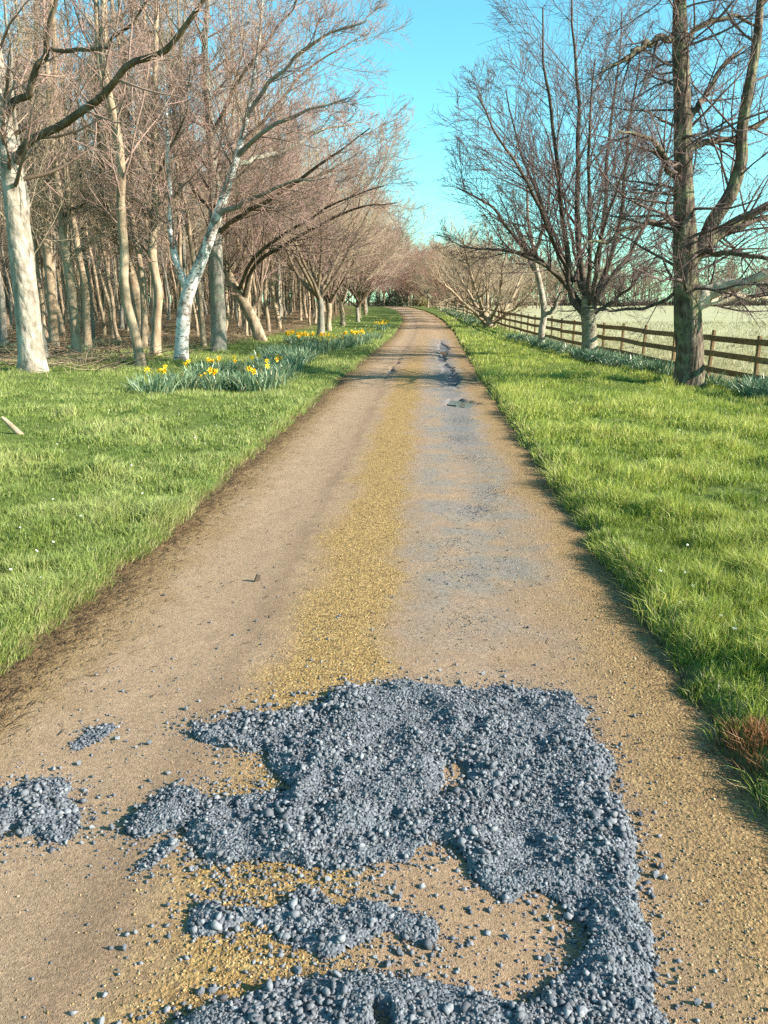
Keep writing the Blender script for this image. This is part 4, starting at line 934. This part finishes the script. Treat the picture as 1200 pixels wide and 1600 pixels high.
x, y, iy, ix = pick(dn * (tex > .5), 130); r = rng.uniform(.0075, .013, 130) * rng.uniform(.8, 1, 130); stones(x, y, surf(iy, ix, x, y) + r * .5, r, 'larger grey lump lying on top of the crushed stone heaps', 'larger lumps in the stone heaps')
x, y, iy, ix = pick(sc_d * (soft < .15), 120); r = rng.uniform(.007, .0145, 120); stones(x, y, road_z(x, y) + r * .45, r, 'loose grey stone scattered on bare sandy track', 'loose stones around the heaps')

# ochre grit down the middle and at the sides of the track
n = 28000; y = 1.2 + 7.3 * rng.uniform(0, 1, n) ** 1.7; u = np.where(rng.uniform(0, 1, n) < .42, rng.normal(-.05, .16, n), np.where(rng.uniform(0, 1, n) < .45, rng.normal(1.25, .28, n), rng.uniform(-1.6, 1.6, n)))
ok = (u > edge_l(y)) & (u < edge_r(y)); y, u = y[ok], u[ok]; x = u + xc(y)
r = np.where(u > .8, 1.1, np.where(np.abs(u + .05) > .4, .8, 1.0)) * np.clip(.0026 * np.exp(.35 * rng.standard_normal(len(x))), .0015, .007)
t_ = rng.uniform(0, 1, (len(x), 1)); cc = np.array([.20, .125, .045]) * (1 - t_) + np.array([.46, .33, .17]) * t_
side = (np.abs(u) > .5)[:, None]; cc = np.where(side, cc * np.array([.95, .98, 1.15]), cc)
o = obj('ochre_grit', mesh_np('ochre_grit', *rocks(np.stack([x, y, road_z(x, y) + r * .3], 1), r, cc, rng, oct_v, oct_f, .3)), M['stone'], kind='stuff'); o['label'] = 'loose ochre grit along the middle and margins of the track'; o['category'] = 'grit'

# dark twigs and leaf scraps washed to the margins
def scraps(n, y, u, length, wid, cols):
    x = u + xc(y); a = rng.normal(1.2, .9, n); L = rng.uniform(.4, 1, n) * length
    z = np.where((u > edge_l(y)) & (u < edge_r(y)), road_z(x, y), ground_z(x, y)) + .005
    d = np.stack([np.cos(a) * L, np.sin(a) * L, rng.uniform(-.05, .12, n) * L], 1); p = np.stack([x, y, z], 1)
    P = np.stack([p - d / 2, p + np.stack([rng.normal(0, .04, n) * L, rng.normal(0, .04, n) * L, np.full(n, .002)], 1), p + d / 2], 1)
    v, fs, _ = tubes(P, np.tile(np.array([[1, .9, .5]]), (n, 1)) * (wid * rng.uniform(.6, 1.3, n))[:, None], 3)
    c = cols[rng.integers(0, len(cols), n)]; return v, fs, {'col': np.repeat(c, 9, 0)}
BR = np.array([[.05, .03, .018], [.08, .05, .028], [.03, .02, .014], [.14, .09, .05]])
n = 5200; yl = 2.6 + 14 * rng.uniform(0, 1, n) ** 1.4; A = scraps(n, yl, edge_l(yl) + np.abs(rng.normal(0, .17, n)) - .03, .055, .0014, BR)
n = 700; yl = 2.3 + 8 * rng.uniform(0, 1, n) ** 1.4; B = scraps(n, yl, edge_r(yl) - np.abs(rng.normal(0, .10, n)), .05, .0014, BR)
n = 330; yl = 2.6 + 9 * rng.uniform(0, 1, n); C_ = scraps(n, yl, rng.uniform(-1.3, 1.2, n), .05, 0.0018, BR)
o = obj('twig_litter', mesh_np('twig_litter', *join([A, B, C_])), M['litter'], kind='stuff'); o['label'] = 'dark twigs and scraps washed along the track margins'; o['category'] = 'litter'
# crumbs of dark broken stone in the worn wheel track
n = 1500; y = rng.choice([3.72, 4.55, 5.1, 6.05, 6.7, 8.2, 9.4, 11], n, p=[.14, .16, .1, .18, .12, .1, .12, .08]) + rng.normal(0, .13, n) * 1.2; u = np.interp(y, [3.7, 4.55, 5.1, 6.05, 6.7, 9.4, 13], [.62, .60, .55, .80, 1.0, .74, .93]) + rng.normal(0, .09, n)
x = u + xc(y); r = rng.uniform(.002, .006, n) * (y / 5) ** .5; o = obj('broken_surface_crumbs', mesh_np('broken_surface_crumbs', *rocks(np.stack([x, y, road_z(x, y) + r * .3], 1), r, grey(n) * .6, rng, oct_v, oct_f)), M['stone'], kind='stuff')
o['label'] = 'dark crumbs of broken surface in the worn wheel track'; o['category'] = 'gravel'
# chip of wood standing on the track, broken stake in the grass
x, y = ground_px(403, 912); cm = box_mesh('wood_chip', .03, .012, .055, .003); c = obj('wood_chip', cm, M['chip'], None, (x, y, float(road_z(np.array([x]), np.array([y]))[0]) + .022)); c.rotation_euler = (.15, .35, .5)
tag(c, 'small dark wood chip standing up on the sandy wheel track', 'wood chip')
x, y = ground_px(22, 680, .1); V, fs, A = trunk_tube(np.array([[.06, -.1, -.03], [.03, -.02, .05], [0, .06, .13], [-.03, .13, .20]]), [.030, .028, .026, .017], 14, 9, 5, .3, 3, .55)
c = obj('broken_branch', mesh_np('broken_branch', V, fs, A, True), M['bark_brown'], None, (x, y, gz(x, y) - .01)); c.rotation_euler = (.35, -.3, .8); tag(c, 'pale broken branch stub sticking out of the grass before the large pale trunk', 'branch')

# ------------------------------------------------------------------ grass
rng = np.random.default_rng(81)
def blades(x, y, z, h, w, col, lean, lx=0.0, ly=0.0):
    n = len(x); a = rng.uniform(0, 6.28, n); fa = rng.uniform(0, 6.28, n)
    dx = np.cos(a) * lean * h + lx * h; dy = np.sin(a) * lean * h + ly * h
    wv = np.stack([np.cos(fa) * w, np.sin(fa) * w, np.zeros(n)], 1)
    b = np.stack([x, y, z - .012], 1); m = b + np.stack([dx * .3, dy * .3, h * .6], 1); t = b + np.stack([dx, dy, h * (1 - .35 * np.clip(lean, 0, 1)) + .012], 1)
    V = np.stack([b - wv, b + wv, m + wv * .8, m - wv * .8, t], 1).reshape(-1, 3); i = np.arange(n)[:, None] * 5
    if y.min() > 11.9:
        V = np.stack([b - wv, b + wv, t], 1).reshape(-1, 3); return V, [np.arange(n)[:, None] * 3 + np.array([[0, 1, 2]])], {'col': np.repeat(col, 3, 0)}
    return V, [i + np.array([[0, 1, 2, 3]]), i + np.array([[3, 2, 4]])], {'col': np.repeat(col, 5, 0)}
G0 = np.array([.085, .14, .022]); G1 = np.array([.22, .30, .055]); G2 = np.array([.37, .41, .12]); ST = np.array([.40, .35, .17])
parts = []
for y0, y1, cnt in [(1.9, 3, 22000), (3, 4.2, 44000), (4.2, 6, 60000), (6, 8.5, 58000), (8.5, 12, 54000), (12, 17, 62000), (17, 25, 52000), (25, 40, 40000), (40, 70, 24000)]:
    n = int(cnt * 2.2); y = rng.uniform(y0, y1, n); hw = .53 * (y + .35) + .35; x = rng.uniform(-1, 1, n) * hw; u = x - xc(y)
    el, er = edge_l(y), edge_r(y); out = np.maximum(el - u, u - er)
    cl = fbm(x * 1.6, y * 1.6, 91); fine = fbm(x * 6, y * 6, 92)
    wedge = np.interp(y, [14, 20, 24, 30, 45], [-11, -9.3, -8.0, -6.8, -6.2]) + 2.0 * (fbm(x * .5, y * .5, 50) - .5)
    p = sstep(-.06, .10, out + .08 * (fine - .5)) * (.35 + .9 * sstep(.3, .6, fine)) * np.where(u < wedge, .10, 1) * np.where(x > xfence(y) + .1, .5, 1)
    k = rng.uniform(0, 1, n) < p; k &= np.cumsum(k) <= cnt
    x, y, u, out, cl, fine, wedge = [q[k] for q in (x, y, u, out, cl, fine, wedge)]; m = len(x)
    right = u > 0
    h = (.030 + .045 * rng.uniform(0, 1, m)) * (.25 + 3.0 * cl ** 2) * np.where(right, 1.35, 1.0) * (.6 + 1.0 * fine)
    fld = x > xfence(y) + .1; wd = u < wedge
    w = np.maximum(.0021, .00048 * y) * rng.uniform(.7, 1.3, m)
    t = rng.uniform(0, 1, (m, 1)); s = np.clip(t * .75 + (cl[:, None] - .42) * 1.5, 0, 1)
    c = np.where(s < .5, G0 + (G1 - G0) * s * 2, G1 + (G2 - G1) * (s - .5) * 2)
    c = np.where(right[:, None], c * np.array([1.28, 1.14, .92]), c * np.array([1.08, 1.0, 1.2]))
    dry = rng.uniform(0, 1, m) < np.where(out < .12, .22, .07); c = np.where(dry[:, None], ST * rng.uniform(.6, 1.1, (m, 1)), c)
    pale = np.array([.37, .34, .18]) * rng.uniform(.7, 1.15, (m, 1)); c = np.where(fld[:, None], pale, c)
    brn = np.array([.26, .18, .10]) * rng.uniform(.5, 1.3, (m, 1)); c = np.where(wd[:, None], brn, c)
    h = np.where(wd, h * 2.2, h); h = np.where(fld, h * 1.4, h)
    ed = ((x - 1.38) / .14) ** 2 + ((y - 2.5) / .16) ** 2 + rng.normal(0, .35, m) < 1; c = np.where(ed[:, None], np.array([.26, .125, .05]) * rng.uniform(.5, 1.4, (m, 1)), c)
    ctr = np.clip(out / .12, 0, 1); lx = np.where(right, -1, 1) * .5 * (1 - ctr)
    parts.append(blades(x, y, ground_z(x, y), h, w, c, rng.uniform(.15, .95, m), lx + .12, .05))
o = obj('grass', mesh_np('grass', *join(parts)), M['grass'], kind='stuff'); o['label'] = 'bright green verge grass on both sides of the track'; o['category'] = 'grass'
# taller dry stalks at the wood's edge and along the fence
n = 2600; y = rng.uniform(14, 40, n); a_ = rng.uniform(0, 1, n) < .5
x = np.where(a_, xfence(y) + rng.normal(.1, .25, n), xc(y) - 6.8 - rng.exponential(2.0, n)); k = ~((x > 0) & (fbm(x * .8, y * .8, 95) < .5)); x, y = x[k], y[k]; m = len(x)
o = obj('dry_stalks', mesh_np('dry_stalks', *blades(x, y, ground_z(x, y), rng.uniform(.15, .42, m), rng.uniform(.003, .006, m), np.array([.42, .34, .19]) * rng.uniform(.5, 1.2, (m, 1)), rng.uniform(.1, .9, m))), M['grass'], kind='stuff'); o['label'] = 'dry straw coloured stalks at the wood edge and fence foot'; o['category'] = 'dry grass'
# fallen branches and dead leaves on the wood floor
n = 2500; y = 17 + 45 * rng.uniform(0, 1, n) ** 1.5; x = xc(y) - 6.5 - rng.uniform(0, 1, n) * (.5 * y); a = rng.uniform(0, 6.28, n); L = rng.uniform(.3, 1.6, n)
p = np.stack([x, y, ground_z(x, y) + .03], 1); d = np.stack([np.cos(a) * L, np.sin(a) * L, rng.uniform(-.02, .25, n) * L], 1)
v, fs, _ = tubes(np.stack([p, p + d * .5 + rng.normal(0, .06, (n, 3)), p + d], 1), np.tile(np.array([[1, .8, .4]]), (n, 1)) * rng.uniform(.006, .016, n)[:, None], 3)
o = obj('fallen_sticks', mesh_np('fallen_sticks', v, fs, {'col': np.repeat(np.array([.24, .175, .11]) * rng.uniform(.4, 1.3, (n, 1)), 9, 0)}), M['litter'], kind='stuff'); o['label'] = 'fallen sticks littering the brown floor of the wood'; o['category'] = 'sticks'
# daisies and white petals in the turf
dv = [[0, 0, 0]] + [[(.013 if i % 2 else .008) * math.cos(i * math.pi / 7), (.013 if i % 2 else .008) * math.sin(i * math.pi / 7), .002] for i in range(14)]
dm = mesh_np('daisy', np.array(dv), np.array([[0, 1 + i, 1 + (i + 1) % 14] for i in range(14)])); dm.materials.append(M['daisy'])
for i in range(48):
    y = 3.4 + 9 * rng.uniform() ** 1.3; s = 1 if rng.uniform() < .4 else -1
    x = float(xc(y)) + s * (1.72 + rng.uniform(0, 1) * max(.2, .46 * y - 1.6)); o = obj('daisy', dm, None, None, (x, y, gz(x, y) + .05)); o.rotation_euler = (rng.normal(.3, .3), rng.normal(.2, .3), 0); o.scale = (rng.uniform(.6, 1.0),) * 3
    tag(o, 'tiny white daisy in the mown grass beside the track', 'daisy', 'daisies in the verge')
